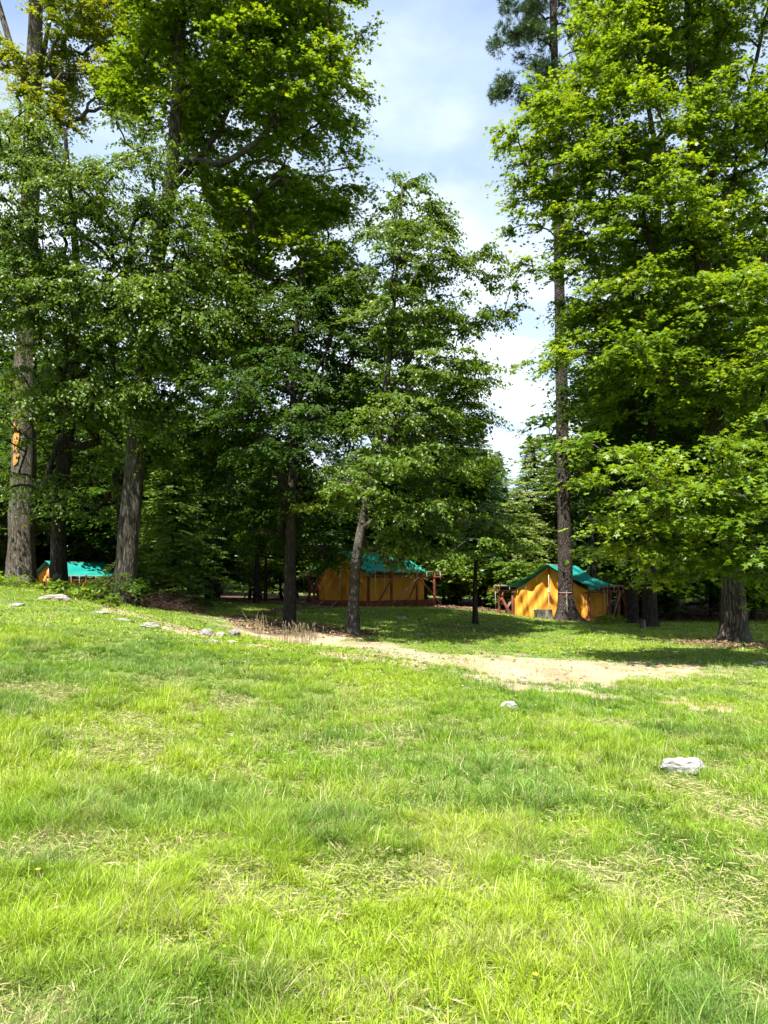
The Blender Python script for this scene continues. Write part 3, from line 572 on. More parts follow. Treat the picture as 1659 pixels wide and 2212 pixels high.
tree('broad_birch', 'broad leafy birch with leaning grey trunk in front of the middle tent', (762, 1367, 19.5), [(768, 1230, 19.5), (786, 1110, 19.5), (812, 960, 19.6), (838, 800, 19.7), (856, 600, 19.8), (866, 470, 19.8), (868, 400, 19.8)], .150, .02,
     [(868, 400, 19.8, 38, 40, .5, 1.3), (905, 450, 19.8, 60, 45, .8, 1.2), (850, 490, 19.8, 80, 55, 1), (960, 490, 19.8, 40, 50, .6), (880, 580, 19.7, 140, 70, 1.8), (1010, 560, 19.8, 60, 40, .9), (860, 700, 19.6, 150, 70, 1.8), (1000, 680, 19.7, 90, 40, 1.1), (1075, 665, 19.7, 55, 22, .6), (1110, 640, 19.6, 25, 25, .4), (1060, 590, 19.7, 50, 30, .6, .8),
      (900, 810, 19.5, 150, 65, 1.8), (1010, 800, 19.5, 70, 50, 1.1), (860, 920, 19.4, 150, 60, 1.8), (1000, 900, 19.5, 80, 60, 1.2), (900, 1010, 19.2, 150, 60, 1.8), (1020, 1000, 19.4, 50, 50, .8), (880, 1110, 19.3, 150, 50, 1.7), (800, 1010, 17.6, 90, 32, 1.0, 1.3), (750, 1065, 17.4, 80, 28, .9, 1.2), (700, 1090, 18, 60, 25, .8), (940, 1175, 19, 110, 35, 1.3), (830, 1180, 19.6, 70, 30, 1.2), (900, 1212, 18.6, 110, 14, .8, 1.0)],
     'birch', 'smooth', 1.9, R=.62, nt=9, nl=12, size=.085, tmpl=T_OVAL, droop=.28, flat=.16, minz=2.6, seed=12, flare=.55, hang=.6, jn=.5, rb=.008, keep_sky=lambda C: C[:, 0] / C[:, 1] < .185)
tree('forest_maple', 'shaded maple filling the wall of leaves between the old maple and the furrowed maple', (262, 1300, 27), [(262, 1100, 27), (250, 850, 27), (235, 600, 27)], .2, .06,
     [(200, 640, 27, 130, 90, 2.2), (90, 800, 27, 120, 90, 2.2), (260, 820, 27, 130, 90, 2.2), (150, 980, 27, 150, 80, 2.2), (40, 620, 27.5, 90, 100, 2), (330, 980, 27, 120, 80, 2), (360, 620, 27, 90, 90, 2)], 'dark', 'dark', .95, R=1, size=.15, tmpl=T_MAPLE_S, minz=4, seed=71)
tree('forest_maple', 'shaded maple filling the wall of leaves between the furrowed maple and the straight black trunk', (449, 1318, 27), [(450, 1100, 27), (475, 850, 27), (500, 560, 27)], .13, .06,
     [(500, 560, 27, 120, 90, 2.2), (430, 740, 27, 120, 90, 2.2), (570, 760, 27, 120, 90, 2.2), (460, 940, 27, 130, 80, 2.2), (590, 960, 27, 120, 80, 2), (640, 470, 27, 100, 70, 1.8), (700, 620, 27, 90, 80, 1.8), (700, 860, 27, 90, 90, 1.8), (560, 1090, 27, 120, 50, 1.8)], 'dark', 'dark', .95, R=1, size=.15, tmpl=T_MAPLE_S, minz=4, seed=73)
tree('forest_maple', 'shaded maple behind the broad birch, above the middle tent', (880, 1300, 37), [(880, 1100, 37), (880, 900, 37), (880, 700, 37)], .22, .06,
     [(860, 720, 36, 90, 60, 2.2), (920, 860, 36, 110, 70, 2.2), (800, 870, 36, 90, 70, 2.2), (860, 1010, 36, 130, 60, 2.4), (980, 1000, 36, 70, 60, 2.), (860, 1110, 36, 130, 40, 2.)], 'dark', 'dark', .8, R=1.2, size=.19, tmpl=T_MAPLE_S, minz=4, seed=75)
tree('pale_sapling', 'slim sapling with pale bright leaves left of the right tent', (1026, 1322, 23), [(1027, 1230, 22.8), (1034, 1150, 22.4), (1046, 1090, 22)], .085, .02,
     [(1060, 1150, 21.3, 80, 26, .9, 1.3), (1020, 1185, 21, 60, 22, .7, 1.2), (1110, 1180, 21.3, 50, 22, .6), (1000, 1110, 21.8, 70, 30, .8), (1080, 1100, 22, 50, 25, .6)], 'birch', 'dark', 2.6, R=.5, nl=9, size=.09, tmpl=T_OVAL, droop=.25, minz=1.5, seed=14, hang=.4, rb=.006)
# the white pine: a mast of a trunk, needles at the top
def pine():
    r = np.random.default_rng(21); bx, by = gp(1222, 1343, 28); bz = H1(bx, by); off = np.array([bx, by, bz])
    root = empty('white_pine', (bx, by, bz)); tag(root, 'tall bare trunked pine beside the stump, needle crown high against the sky', 'pine tree')
    pts = [np.array([bx, by, bz - .15]), at(1218, 1100, 28), at(1213, 850, 28), at(1207, 550, 28), at(1202, 300, 28), at(1197, 100, 28), at(1190, -150, 28), at(1186, -330, 28)]
    nodes = catmull(pts, .3); mb = MB(); rad = trunk_geo(mb, nodes, .268, .10, 2.3, 30, 2, .05)
    blobs = [(1125, 52, 28, 55, 20, 1.2, 1.2), (1185, 25, 28, 60, 24, 1.3, 1.2), (1240, 40, 28, 50, 26, 1), (1170, 95, 28, 60, 18, 1.1), (1100, 95, 28, 38, 12, .8), (1215, 110, 28, 50, 30, 1), (1092, 195, 28, 34, 16, .8, 1.2), (1140, 180, 28, 50, 20, 1, 1.2), (1190, 150, 28, 40, 20, 1), (1180, 215, 28, 40, 20, .9, .8),
             (1180, -40, 28, 90, 30, 1.6), (1190, -130, 28, 100, 50, 1.8), (1185, -250, 28, 70, 70, 1.4)]
    C = blob_points(blobs, 2.4, r, .5); skeleton(mb, nodes, rad, C, r, 14, .012)
    for v in mb.v: v -= off
    t = mb.build('trunk', BARK['pine'], root, True)
    ax = nodes[np.argmin(((C[:, None] - nodes[None]) ** 2).sum(-1), axis=1)]; out = C - ax; out[:, 2] *= .3
    P, D, Nn, sz = tufts(C, unit(out), np.full(len(C), .50), 44, 13, .19, r)
    leaves('crown', P - off, D, Nn, sz, T_NEEDLE, LEAF['pine'], root)
    # pink cord round the trunk and the pale scar below it
    z0 = at(1222, 1271, 28)[2]; i = int(np.argmin(abs(nodes[:, 2] - z0))); c = nodes[i] - off; rr = rad[i] * 1.09
    cb = MB(); cb.tube([(c[0] + rr * math.cos(a), c[1] + rr * math.sin(a), c[2] + .03 * math.sin(a * 1.0)) for a in np.linspace(0, 2 * math.pi, 30)], .012, 6, False)
    co = cb.build('cord', M_CORD, None); co.location = off; tag(co, 'thin pink cord tied round the bare pine trunk', 'cord')
    sb = MB(); pts_ = []
    for k, q in enumerate(np.linspace(0, 1, 12)):
        zz = .30 + .85 * q; j = int(np.argmin(abs(nodes[:, 2] - (bz + zz)))); cc = nodes[j] - off; r_ = rad[j] * (1.04 + 2.3 * math.exp(-max(zz + .15, 0) / .33) * .62)
        pts_.append((cc[0] - .02 + .012 * math.sin(k * 2.1), cc[1] - r_ - .002, zz))
    sb.tube(pts_, [.028 * (.5 + math.sin(math.pi * (k + .5) / 12)) * (.8 + .4 * math.sin(k * 1.7)) for k in range(12)], 6)
    sb.build('bark_scar', M_PALEBARK, root, True)
pine()
# the big maple at the right, high crown and low sunlit boughs
tree('spreading_maple', 'great maple at the right edge, bright low boughs in front of a thick trunk', (1588, 1384, 20),
     [(1580, 1200, 20), (1562, 1050, 20), (1542, 900, 20), (1525, 740, 20), (1515, 560, 20), (1500, 350, 20), (1490, 100, 20), (1480, -150, 20)], .33, .07,
     [(1400, 60, 20, 160, 110, 2.6), (1560, 80, 20, 140, 150, 2.4, .8), (1310, 150, 19.8, 120, 90, 1.8), (1250, 250, 19.7, 110, 80, 1.6), (1180, 300, 19.6, 80, 60, 1.2), (1130, 290, 19.5, 45, 40, .7), (1140, 390, 19.5, 65, 45, .9), (1260, 390, 19.6, 130, 80, 1.7), (1160, 460, 19.6, 70, 40, 1), (1380, 300, 19.8, 140, 110, 2), (1540, 320, 20, 150, 120, 2.2, .9),
      (1400, 480, 19.5, 150, 90, 2), (1280, 520, 19.4, 110, 50, 1.4), (1560, 520, 20, 130, 100, 2, .9), (1150, 565, 19.3, 40, 20, .6), (1205, 600, 19.3, 45, 26, .8), (1330, 640, 19.5, 140, 80, 1.8), (1500, 680, 19.6, 140, 90, 2), (1190, 790, 19.2, 50, 34, .7, 1.2), (1240, 740, 19.5, 60, 50, 1), (1400, 770, 19.6, 140, 70, 1.7), (1620, 700, 19.5, 90, 100, 1.8), (1320, 850, 20, 90, 60, 1.4), (1530, 850, 19.6, 130, 70, 1.7), (1640, 880, 19, 70, 80, 1.4), (1450, -80, 20, 220, 100, 2.8), (1650, 250, 20, 80, 150, 2, .8), (1560, 640, 17.5, 110, 70, 1.5), (1440, 770, 17.5, 110, 60, 1.4), (1590, 830, 17.3, 90, 60, 1.4), (1330, 760, 18, 80, 50, 1.2), (1560, 1095, 15.5, 60, 50, .9, 1.8), (1480, 1080, 15.5, 80, 46, .9, 1.8), (1625, 1190, 15.2, 50, 50, .8, 1.8), (1560, 1205, 15.4, 70, 30, .8, 1.6), (1400, 1120, 15.3, 80, 30, .8, 1.8), (1600, 1000, 15, 50, 40, .8, 1.6),
      (1270, 958, 15.1, 55, 20, .7, 1.5), (1345, 975, 14.9, 60, 26, .7, 1.6), (1300, 1030, 14.8, 50, 20, .7, 1.5), (1430, 1010, 14.7, 60, 34, .8, 1.6), (1400, 1065, 14.5, 90, 36, 1, 1.5), (1550, 990, 14.5, 45, 36, .7, 1.6), (1530, 1050, 14.5, 80, 34, .9, 1.5), (1630, 1060, 14.3, 55, 40, .8, 1.6), (1600, 1120, 14.3, 70, 34, .9, 1.5), (1480, 1125, 14.5, 80, 28, .9, 1.4), (1330, 1125, 14.8, 70, 22, .7, 1.3), (1360, 1175, 15.1, 90, 26, .9, 1.4), (1470, 1190, 15.3, 90, 26, .9, 1.2), (1610, 1190, 14.9, 70, 40, .9, 1.3), (1430, 1235, 15.7, 70, 18, .7, 1.2), (1650, 1260, 15.1, 30, 30, .6, 1)],
     'maple', 'furrowed', 1.6, R=.75, size=.125, minz=3.0, seed=31, flare=.8, rb=.010,
     extra=[([(1545, 860, 20), (1480, 740, 19.8), (1430, 620, 19.6), (1390, 480, 19.6), (1340, 330, 19.7)], .12, .04), ([(1530, 640, 20), (1590, 595, 19.6), (1660, 555, 19.4), (1740, 500, 19.4)], .16, .08), ([(1525, 600, 20), (1440, 420, 19.9), (1400, 230, 19.9), (1370, 60, 19.9)], .10, .04),
            ([(1510, 430, 20), (1600, 250, 20), (1650, 60, 20)], .10, .04), ([(1570, 1130, 20), (1500, 1060, 18.4), (1430, 1030, 17)], .07, .03), ([(1572, 1130, 20), (1590, 1090, 18.3), (1600, 1080, 16.6)], .07, .03)],
     keep_sky=lambda C: (C[:, 0] / C[:, 1] > .155) & ~((C[:, 0] / C[:, 1] < .265) & (C[:, 2] < 7.0) & (C[:, 2] > 5.4) & (C[:, 1] > 18)))
tree('inner_maple', 'furrowed maple between the right tent and the great maple', (1404, 1352, 24.5), [(1404, 1200, 24.5), (1408, 1000, 24.5), (1412, 800, 24.5), (1420, 550, 24.5), (1425, 300, 24.5)], .235, .07,
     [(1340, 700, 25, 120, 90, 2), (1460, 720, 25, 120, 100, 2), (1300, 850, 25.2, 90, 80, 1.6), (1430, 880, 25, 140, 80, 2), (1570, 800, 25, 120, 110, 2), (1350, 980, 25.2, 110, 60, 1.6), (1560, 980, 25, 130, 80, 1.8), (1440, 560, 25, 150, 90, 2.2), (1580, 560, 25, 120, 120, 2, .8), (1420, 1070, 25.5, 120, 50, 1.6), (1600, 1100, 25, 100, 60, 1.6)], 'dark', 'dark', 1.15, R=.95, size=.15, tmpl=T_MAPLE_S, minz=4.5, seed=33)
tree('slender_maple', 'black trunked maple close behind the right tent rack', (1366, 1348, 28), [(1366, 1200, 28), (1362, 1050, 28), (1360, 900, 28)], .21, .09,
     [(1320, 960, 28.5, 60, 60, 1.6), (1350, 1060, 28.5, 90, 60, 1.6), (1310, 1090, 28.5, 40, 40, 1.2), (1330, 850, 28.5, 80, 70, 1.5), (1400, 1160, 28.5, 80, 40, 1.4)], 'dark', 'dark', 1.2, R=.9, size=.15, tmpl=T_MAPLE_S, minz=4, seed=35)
tree('edge_maple', 'leafy maple reaching in from the right edge below the great maple bough', (1760, 1390, 17.5), [(1750, 1150, 17.5), (1745, 900, 17.5), (1740, 700, 17.5)], .2, .06,
     [(1640, 720, 17.5, 60, 40, .9), (1640, 830, 17, 60, 40, .9), (1590, 800, 17.2, 40, 26, .6), (1650, 960, 17, 40, 40, .8), (1690, 600, 17.5, 60, 60, 1), (1760, 900, 14.8, 100, 90, 1.6), (1780, 1080, 14.0, 80, 60, 1.4), (1740, 720, 15, 60, 80, 1.4)], 'maple', 'dark', 1.8, R=.7, size=.125, minz=3, seed=37)  # last three crown blobs added mostly out of view, to cast shade

# --- conifers
def conifer(name, label, x, y, h, Lmax, leaf, seed, low=.08, group=None, bark='dark', rot=0, density=1.0, dead=True, tip=.9, cat='tree'):
    r = np.random.default_rng(seed); bz = H1(x, y); root = empty(name, (x, y, bz), rot); tag(root, label, cat, group)
    nodes = catmull([(0, 0, -.15), (.05, 0, h * .35), (0, .05, h * .7), (.03, .0, h)], .4); mb = MB(); trunk_geo(mb, nodes, h * .0165 + .04, .012, .4, 10, seed, .06)
    nb = int(h * 20 * density); P = []; D = []; S = []; Nn = []
    for b in range(nb):
        q = (b + r.random()) / nb; z = h * (low + (1 - low) * q ** .85); q2 = z / h
        L = Lmax * (1 - q2) ** .72 * (.6 + .55 * r.random()) + .15; az = r.random() * 6.283
        sag = .10 + .35 * (1 - q2); d = np.array([math.cos(az), math.sin(az), 0]); s = np.array([-d[1], d[0], 0])
        m = max(4, int(L / .16))
        t = (np.arange(m) + r.random(m)) / m; up = .25 * q2
        base = lambda tt: np.stack([d[0] * tt * L, d[1] * tt * L, z + L * (up * tt - sag * tt ** 2)], -1)
        a, c = base(np.array([0.])), base(np.array([1.])); mid = base(np.array([.5]))
        rr = .008 + .012 * L
        mb.tube([a[0], mid[0], c[0]], [rr, rr * .6, .004], 4, False)
        for tt in t:
            c0 = base(np.array([tt]))[0]; tl = (.16 + .34 * (1 - tt) * min(L, 1.6)) * (.7 + .6 * r.random()); 
            for sg in (-1, 1):
                td = d * .62 + s * sg * .8 + np.array([0, 0, r.normal(-.12, .14)]); k = max(2, int(tl / .065)); u = (np.arange(k) + .5) / k
                pp = c0 + td[None] * (u * tl)[:, None]; pp[:, 2] -= .12 * tl * u ** 2
                alt = np.where(np.arange(k) % 2 == 0, 1, -1)[:, None]; side = np.cross(td, [0, 0, 1]); 
                P.append(pp); D.append(td[None] * .75 + alt * side[None] * .6); S.append(np.full(k, .17 + .06 * r.random())); 
    P = np.concatenate(P); D = np.concatenate(D); S = np.concatenate(S); D += r.normal(0, .12, D.shape); rad_ = unit(P * np.array([1, 1, 0])); Nn = np.array([0, 0, 1.]) + .7 * rad_ + r.normal(0, .45, P.shape)
    mb.build('trunk', BARK[bark], root, True)
    T = (np.array([(0, 0, 0), (.19, .35, 0), (0, 1, -.08), (-.19, .35, 0)]), [[0, 1, 2, 3]])
    leaves('crown', P, D, Nn, S, T, LEAF[leaf], root)
    return root
def copy_tree(o, loc, rz, s, label, group=None, mat=None):
    c = o.copy(); COL.objects.link(c); c.location = loc; c.rotation_euler = (0, 0, rz); c.scale = s
    if label: c['label'] = label
    if group: c['group'] = group
    for ch in list(o.children):
        k = ch.copy(); COL.objects.link(k); k.parent = c
    return c
def place(px, Y):
    x = (px - CX) / F * Y; return x, Y
def put(proto, ph, px, top, Y, rz, label, group=None, wide=1.0):
    """a copy whose tip stands at picture height `top` at distance Y"""
    x, y = place(px, Y); z = H1(x, y); h = at(px, top, Y)[2] - z; s = h / ph
    return copy_tree(proto, (x, y, z), rz, (s * wide, s * wide, s), label, group)
X0, Y0 = place(372, 25)
hem = conifer('hemlock_tree', 'low sunlit hemlock with feathery light boughs right of the furrowed maple trunk', X0, Y0, 5.6, 2.3, 'hemlock_sunlit', 41, .03, density=1.25)
G_H = 'low hemlocks at the forest edge'
hem['group'] = G_H
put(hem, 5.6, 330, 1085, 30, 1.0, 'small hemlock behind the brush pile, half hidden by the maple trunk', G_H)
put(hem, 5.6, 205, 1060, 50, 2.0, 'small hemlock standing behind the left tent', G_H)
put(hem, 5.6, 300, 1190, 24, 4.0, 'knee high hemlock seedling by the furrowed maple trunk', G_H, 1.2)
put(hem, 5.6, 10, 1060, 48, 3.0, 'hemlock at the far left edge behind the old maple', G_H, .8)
XH, YH = place(1030, 37)
hb = conifer('hemlock_tree', 'tall hemlock with drooping tip right of the broad birch', XH, YH, 9.2, 2.6, 'hemlock', 43, .12)
G_T = 'tall dark hemlocks behind the tents'
hb['group'] = G_T
put(hb, 9.2, 1078, 975, 41, 1.5, 'hemlock whose tip stands at the left edge of the sky gap', G_T, .7)
put(hb, 9.2, 975, 860, 39, 2.5, 'hemlock directly behind the middle tent rack', G_T)
put(hb, 9.2, 1345, 780, 35, 4.0, 'hemlock showing right of the bare pine trunk', G_T, .75)
put(hb, 9.2, 470, 960, 32, 5.0, 'dark hemlock left of the straight black trunk', G_T, 1.1)
put(hb, 9.2, 720, 980, 37, .4, 'dark hemlock behind the fly of the middle tent', G_T, 1.2)
XP, YP = place(1158, 40)
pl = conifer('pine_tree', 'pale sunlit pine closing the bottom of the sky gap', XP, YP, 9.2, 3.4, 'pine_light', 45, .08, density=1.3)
G_P = 'pale pines in the gap'
pl['group'] = G_P
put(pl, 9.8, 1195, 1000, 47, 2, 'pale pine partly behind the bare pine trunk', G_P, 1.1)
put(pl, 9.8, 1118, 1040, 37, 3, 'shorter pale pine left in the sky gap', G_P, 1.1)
# broadleaf filler behind
def under(name, label, x, y, h, W, leaf, seed, group, n=120):
    r = np.random.default_rng(seed); z = H1(x, y); root = empty(name, (x, y, z)); tag(root, label, 'tree', group)
    nodes = catmull([(0, 0, -.15), (.1, .05, h * .3), (-.05, .1, h * .6), (.05, 0, h * .9)], .4); mb = MB(); rad = trunk_geo(mb, nodes, .06 + h * .011, .03, .4, 10, seed, .06)
    u = unit(r.normal(size=(n, 3))) * (r.random((n, 1)) ** .5); C = u * np.array([W, W, h * .42]) + np.array([0, 0, h * .58]); skeleton(mb, nodes, rad, C, r, h * .15, .010, 4)
    mb.build('trunk', BARK['dark'], root, True); out = unit(C - np.array([0, 0, 1.]) * C[:, 2:3]); P, L, Nn, sz = sprays(C, out, np.full(n, .95), 9, 11, .20, .3, .2, r)
    leaves('crown', P, L, Nn, sz, T_OVAL, LEAF[leaf], root); return root
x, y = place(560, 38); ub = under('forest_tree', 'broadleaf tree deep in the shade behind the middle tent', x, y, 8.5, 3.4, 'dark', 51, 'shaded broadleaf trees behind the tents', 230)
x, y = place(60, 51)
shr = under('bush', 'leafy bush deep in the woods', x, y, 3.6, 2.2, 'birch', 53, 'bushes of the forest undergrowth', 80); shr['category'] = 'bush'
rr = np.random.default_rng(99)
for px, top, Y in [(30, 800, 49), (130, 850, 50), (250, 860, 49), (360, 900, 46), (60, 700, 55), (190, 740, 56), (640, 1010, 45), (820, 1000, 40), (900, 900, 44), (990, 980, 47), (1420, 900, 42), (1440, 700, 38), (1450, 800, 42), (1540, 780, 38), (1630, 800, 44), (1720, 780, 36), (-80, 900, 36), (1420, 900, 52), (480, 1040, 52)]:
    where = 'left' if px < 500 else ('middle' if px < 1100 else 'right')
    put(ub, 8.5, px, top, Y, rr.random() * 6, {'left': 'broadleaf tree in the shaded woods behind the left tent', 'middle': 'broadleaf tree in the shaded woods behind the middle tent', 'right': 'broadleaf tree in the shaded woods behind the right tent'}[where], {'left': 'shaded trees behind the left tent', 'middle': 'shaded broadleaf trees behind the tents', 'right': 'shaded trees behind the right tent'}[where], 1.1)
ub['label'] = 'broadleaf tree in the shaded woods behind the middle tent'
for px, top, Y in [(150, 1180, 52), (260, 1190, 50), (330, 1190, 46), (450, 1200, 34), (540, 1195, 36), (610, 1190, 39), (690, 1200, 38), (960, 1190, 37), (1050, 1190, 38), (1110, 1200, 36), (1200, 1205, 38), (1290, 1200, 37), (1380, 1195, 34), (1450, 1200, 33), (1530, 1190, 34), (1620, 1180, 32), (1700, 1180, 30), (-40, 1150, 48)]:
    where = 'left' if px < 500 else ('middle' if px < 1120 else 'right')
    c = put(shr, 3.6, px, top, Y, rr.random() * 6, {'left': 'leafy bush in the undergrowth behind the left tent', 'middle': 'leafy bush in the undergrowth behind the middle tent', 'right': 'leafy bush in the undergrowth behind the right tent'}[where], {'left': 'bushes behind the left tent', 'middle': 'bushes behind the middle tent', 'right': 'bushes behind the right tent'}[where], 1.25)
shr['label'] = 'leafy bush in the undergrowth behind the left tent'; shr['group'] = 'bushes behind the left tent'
ns = None
# far wood: one mass beyond the clearing
def far_wood():
    r = np.random.default_rng(5); n = 5200; X = (r.random(n) * 2 - 1) * 95; Y = 58 + 26 * r.random(n); hz = 2.5 + 6.5 * fbm(X * .13, Y * .05, 3, 3); Z = H(X, Y, False) + r.random(n) ** .8 * hz
    C = np.stack([X, Y, Z], -1); out = unit(r.normal(size=(n, 3)) + np.array([0, -1, 0])); P, L, Nn, sz = sprays(C, out, np.full(n, 1.6), 5, 6, .5, .3, .25, r)
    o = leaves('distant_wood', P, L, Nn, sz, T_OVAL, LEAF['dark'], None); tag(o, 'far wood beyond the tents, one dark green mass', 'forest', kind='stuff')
far_wood()
# thin dark stems among the tents
def stem(px, Y, w, top, label, seed, lean=0):
    x, y = place(px, Y); z = H1(x, y); h = at(px, top, Y)[2] - z; r = np.random.default_rng(seed)
    root = empty('forest_tree', (x, y, z)); tag(root, label, 'tree')
    nodes = catmull([(0, 0, -.15), (lean * .3, 0, h * .4), (lean, .1, h)], .5); mb = MB(); rad = trunk_geo(mb, nodes, w, w * .45, .4, 14, seed)
    C = np.array([lean, 0, h * .95]) + r.normal(size=(26, 3)) * np.array([1.6, 1.2, 1.0]); skeleton(mb, nodes, rad, C, r, h * .5, .012)
    mb.build('trunk', BARK['dark'], root, True); out = unit(C - np.array([lean, 0, h])); P, L, Nn, sz = sprays(C, out, np.full(len(C), .9), 9, 10, .12, .3, .2, r)
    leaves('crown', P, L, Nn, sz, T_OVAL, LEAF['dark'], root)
stem(424, 27, .17, 1010, 'dark straight trunk behind the brush pile', 61, .3)
stem(556, 31, .14, 1080, 'thin dark trunk left of the straight black trunk', 63)
stem(575, 34, .08, 1080, 'thinnest dark stem between two darker trunks', 64)
stem(1282, 33, .17, 1000, 'dark trunk rising right behind the right tent fly', 65, -.2)
stem(912, 36, .26, 1060, 'thick black trunk behind the right end of the middle tent', 66)

# ---------------------------------------------------------------- tents
def tent(cx_px, base_py, Y, rot, label, seed, steps=False, skirt=.22):
    """local frame: origin at the foot of the front gable, +y runs back along the ridge"""
    r = np.random.default_rng(seed); p = at(cx_px, base_py, Y); root = empty('wall_tent', tuple(p), -rot); tag(root, label, 'tent', 'platform tents under the trees')
    W, Lg, HW, HR = 3.05, 3.66, 1.06, 2.06; hw = W / 2
    # front gable with hanging folds
    nx, nz = 90, 26
    def gable(yy, sgn, s):
        V = []; Fc = []
        for i in range(nx + 1):
            u = -1 + 2 * i / nx; top = HW + (HR - HW) * (1 - abs(u)) - .05 * math.sin(math.pi * abs(u))
            for j in range(nz + 1):
                q = j / nz; z = .0 + top * q; low = (1 - q)
                curve = u * (1 + .0 * low)
                f = .035 * math.sin(curve * 17 + 3.2 * low * (1 if u > 0 else -1) + s) + .022 * math.sin(curve * 31 - 4 * low + 2 * s) + .05 * math.sin(curve * 7 + 2.5 * low * np.sign(u) + s)
                f *= 1.7 * (.25 + .9 * low ** .8) * min(1, (1 - abs(u)) * 7 + .15)
                diag = .075 * math.sin((z * 3.2 + abs(u) * 7.5) * 2.1 + s) * math.sin(math.pi * q) * min(1, (1 - abs(u)) * 5)
                V.append((u * hw * (1 - .01 * math.sin(math.pi * q)), yy + sgn * (f + diag), z))
        for i in range(nx):
            for j in range(nz):
                a = i * (nz + 1) + j; fc = (a, a + nz + 1, a + nz + 2, a + 1); Fc.append(fc if sgn < 0 else fc[::-1])
        return V, Fc
    mb = MB(); mb.add(*gable(0, -1, seed)); mb.build('front_wall', M_CANVAS, root, True)
    mb = MB(); mb.add(*gable(Lg, 1, seed + 2)); mb.build('back_wall', M_CANVAS, root, True)
    for sg in (-1, 1):
        V = []; Fc = []; n = 60; m = 10
        for i in range(n + 1):
            y_ = Lg * i / n
            for j in range(m + 1):
                q = j / m; f = (.022 * math.sin(y_ * 7.5 + 2 * q + seed) + .012 * math.sin(y_ * 19 + seed)) * (1 - q * .7) * min(1, min(i, n - i) / 3)
                V.append((sg * (hw + .004 + f), y_, HW * q))
        for i in range(n):
            for j in range(m):
                a = i * (m + 1) + j; fc = (a, a + m + 1, a + m + 2, a + 1); Fc.append(fc if sg > 0 else fc[::-1])
        mb = MB(); mb.add(V, Fc); mb.build('side_wall', M_CANVAS, root, True)
    # canvas roof under the fly
    V = []; Fc = []; n = 12; m = 20
    for i in range(n + 1):
        for j in range(m + 1):
            u = -1 + 2 * j / m; V.append((u * (hw + .05), -.02 + (Lg + .04) * i / n, HR + .01 - (HR - HW + .03) * abs(u) - .05 * math.sin(math.pi * abs(u))))
    for i in range(n):
        for j in range(m): a = i * (m + 1) + j; Fc.append((a, a + 1, a + m + 2, a + m + 1))
    mb = MB(); mb.add(V, Fc); mb.build('canvas_roof', M_CANVAS, root, True)
    # fly sheet: sagging, wrinkled, wider than the tent
    V = []; Fc = []; n = 40; m = 60; xe = hw + .62; zt, ze = HR + .09, 1.22
    for i in range(n + 1):
        y_ = -.34 + (Lg + .57) * i / n; sagy = -.05 * math.sin(math.pi * i / n)
        for j in range(m + 1):
            u = -1 + 2 * j / m; a = abs(u); z = zt - (zt - ze) * (1 - (1 - a) ** 1.6) - .025 * math.sin(math.pi * a) + sagy * (1 - .4 * a)
            z += .012 * math.sin(y_ * 9 + a * 5 + seed) * a + .014 * math.sin(a * 16 + y_ * 3) * math.sin(math.pi * a)
            scal = .05 * abs(math.sin(math.pi * y_ / .92)) if a > .97 else 0
            V.append((u * (xe - scal), y_ + (.05 * math.sin(math.pi * a) if i == 0 else 0), z))
    for i in range(n):
        for j in range(m): a = i * (m + 1) + j; Fc.append((a, a + 1, a + m + 2, a + m + 1))
    mb = MB(); mb.add(V, Fc)
    fo = mb.build('fly_sheet', M_FLY, root, True)
    # small flap torn at the right front corner
    fb = MB(); fb.add([(xe - .55, -.245, ze + .06), (xe - .02, -.20, ze - .0), (xe - .08, -.23, ze - .10), (xe - .22, -.25, ze - .05), (xe - .33, -.25, ze - .14), (xe - .5, -.25, ze - .09)], [(0, 5, 4, 3, 2, 1)]); fb.build('fly_flap', M_FLY, fo)
    # poles
    mb = MB(); mb.tube([(0, -.36, HR + .055), (0, Lg + .24, HR + .055)], .022, 8); mb.build('ridge_pole', M_PALEWOOD, root, True)
    mb = MB(); mb.box((0, -.075, HR - .22), (.05, .03, .36)); mb.build('pole_end', M_RED, root)
    # deck
    mb = MB(); 
    for k in range(26):
        y_ = -.32 + (Lg + .55) * (k + .5) / 26; mb.box((0, y_, -.035), (W + .42, (Lg + .55) / 26 - .012, .035))
    mb.build('deck', M_RED, root)
    mb = MB(); hx = hw + .20
    for c, s_ in (((0, -.33, -.15), (2 * hx + .04, .045, .2)), ((0, Lg + .25, -.15), (2 * hx + .04, .045, .2)), ((-hx, Lg / 2 - .04, -.15), (.045, Lg + .53, .2)), ((hx, Lg / 2 - .04, -.15), (.045, Lg + .53, .2))): mb.box(c, s_)
    mb.build('deck_skirt', M_RED, root, bevel=.004)
    for xx in (-hw, 0, hw):
        for yy in (0, Lg): mb = MB(); mb.box((xx, yy, -.55), (.16, .16, .6)); mb.build('foundation_block', M_STUMP, root)
    # racks at both sides that the fly is tied to
    for sg in (-1, 1):
        xo = sg * (hw + .66)
        for y_ in ((0, 2.4, 3.6) if sg < 0 else (.75, 2.4, 3.6)):
            mb = MB(); mb.box((xo, y_, .42), (.085, .085, 1.82)); mb.build('post', M_RED, root, bevel=.004)
        mb = MB(); mb.tube([(xo - .02, -.42, 1.26), (xo, 1.8, 1.235), (xo, 4.35, 1.25)], .035, 8); mb.build('tie_rail', M_PALEWOOD, root, True)
        mb = MB(); mb.bar((xo - sg * .07, -.35, 1.02), (xo - sg * .07, 4.3, 1.02), .045, .10); mb.build('rail', M_RED, root, bevel=.004)
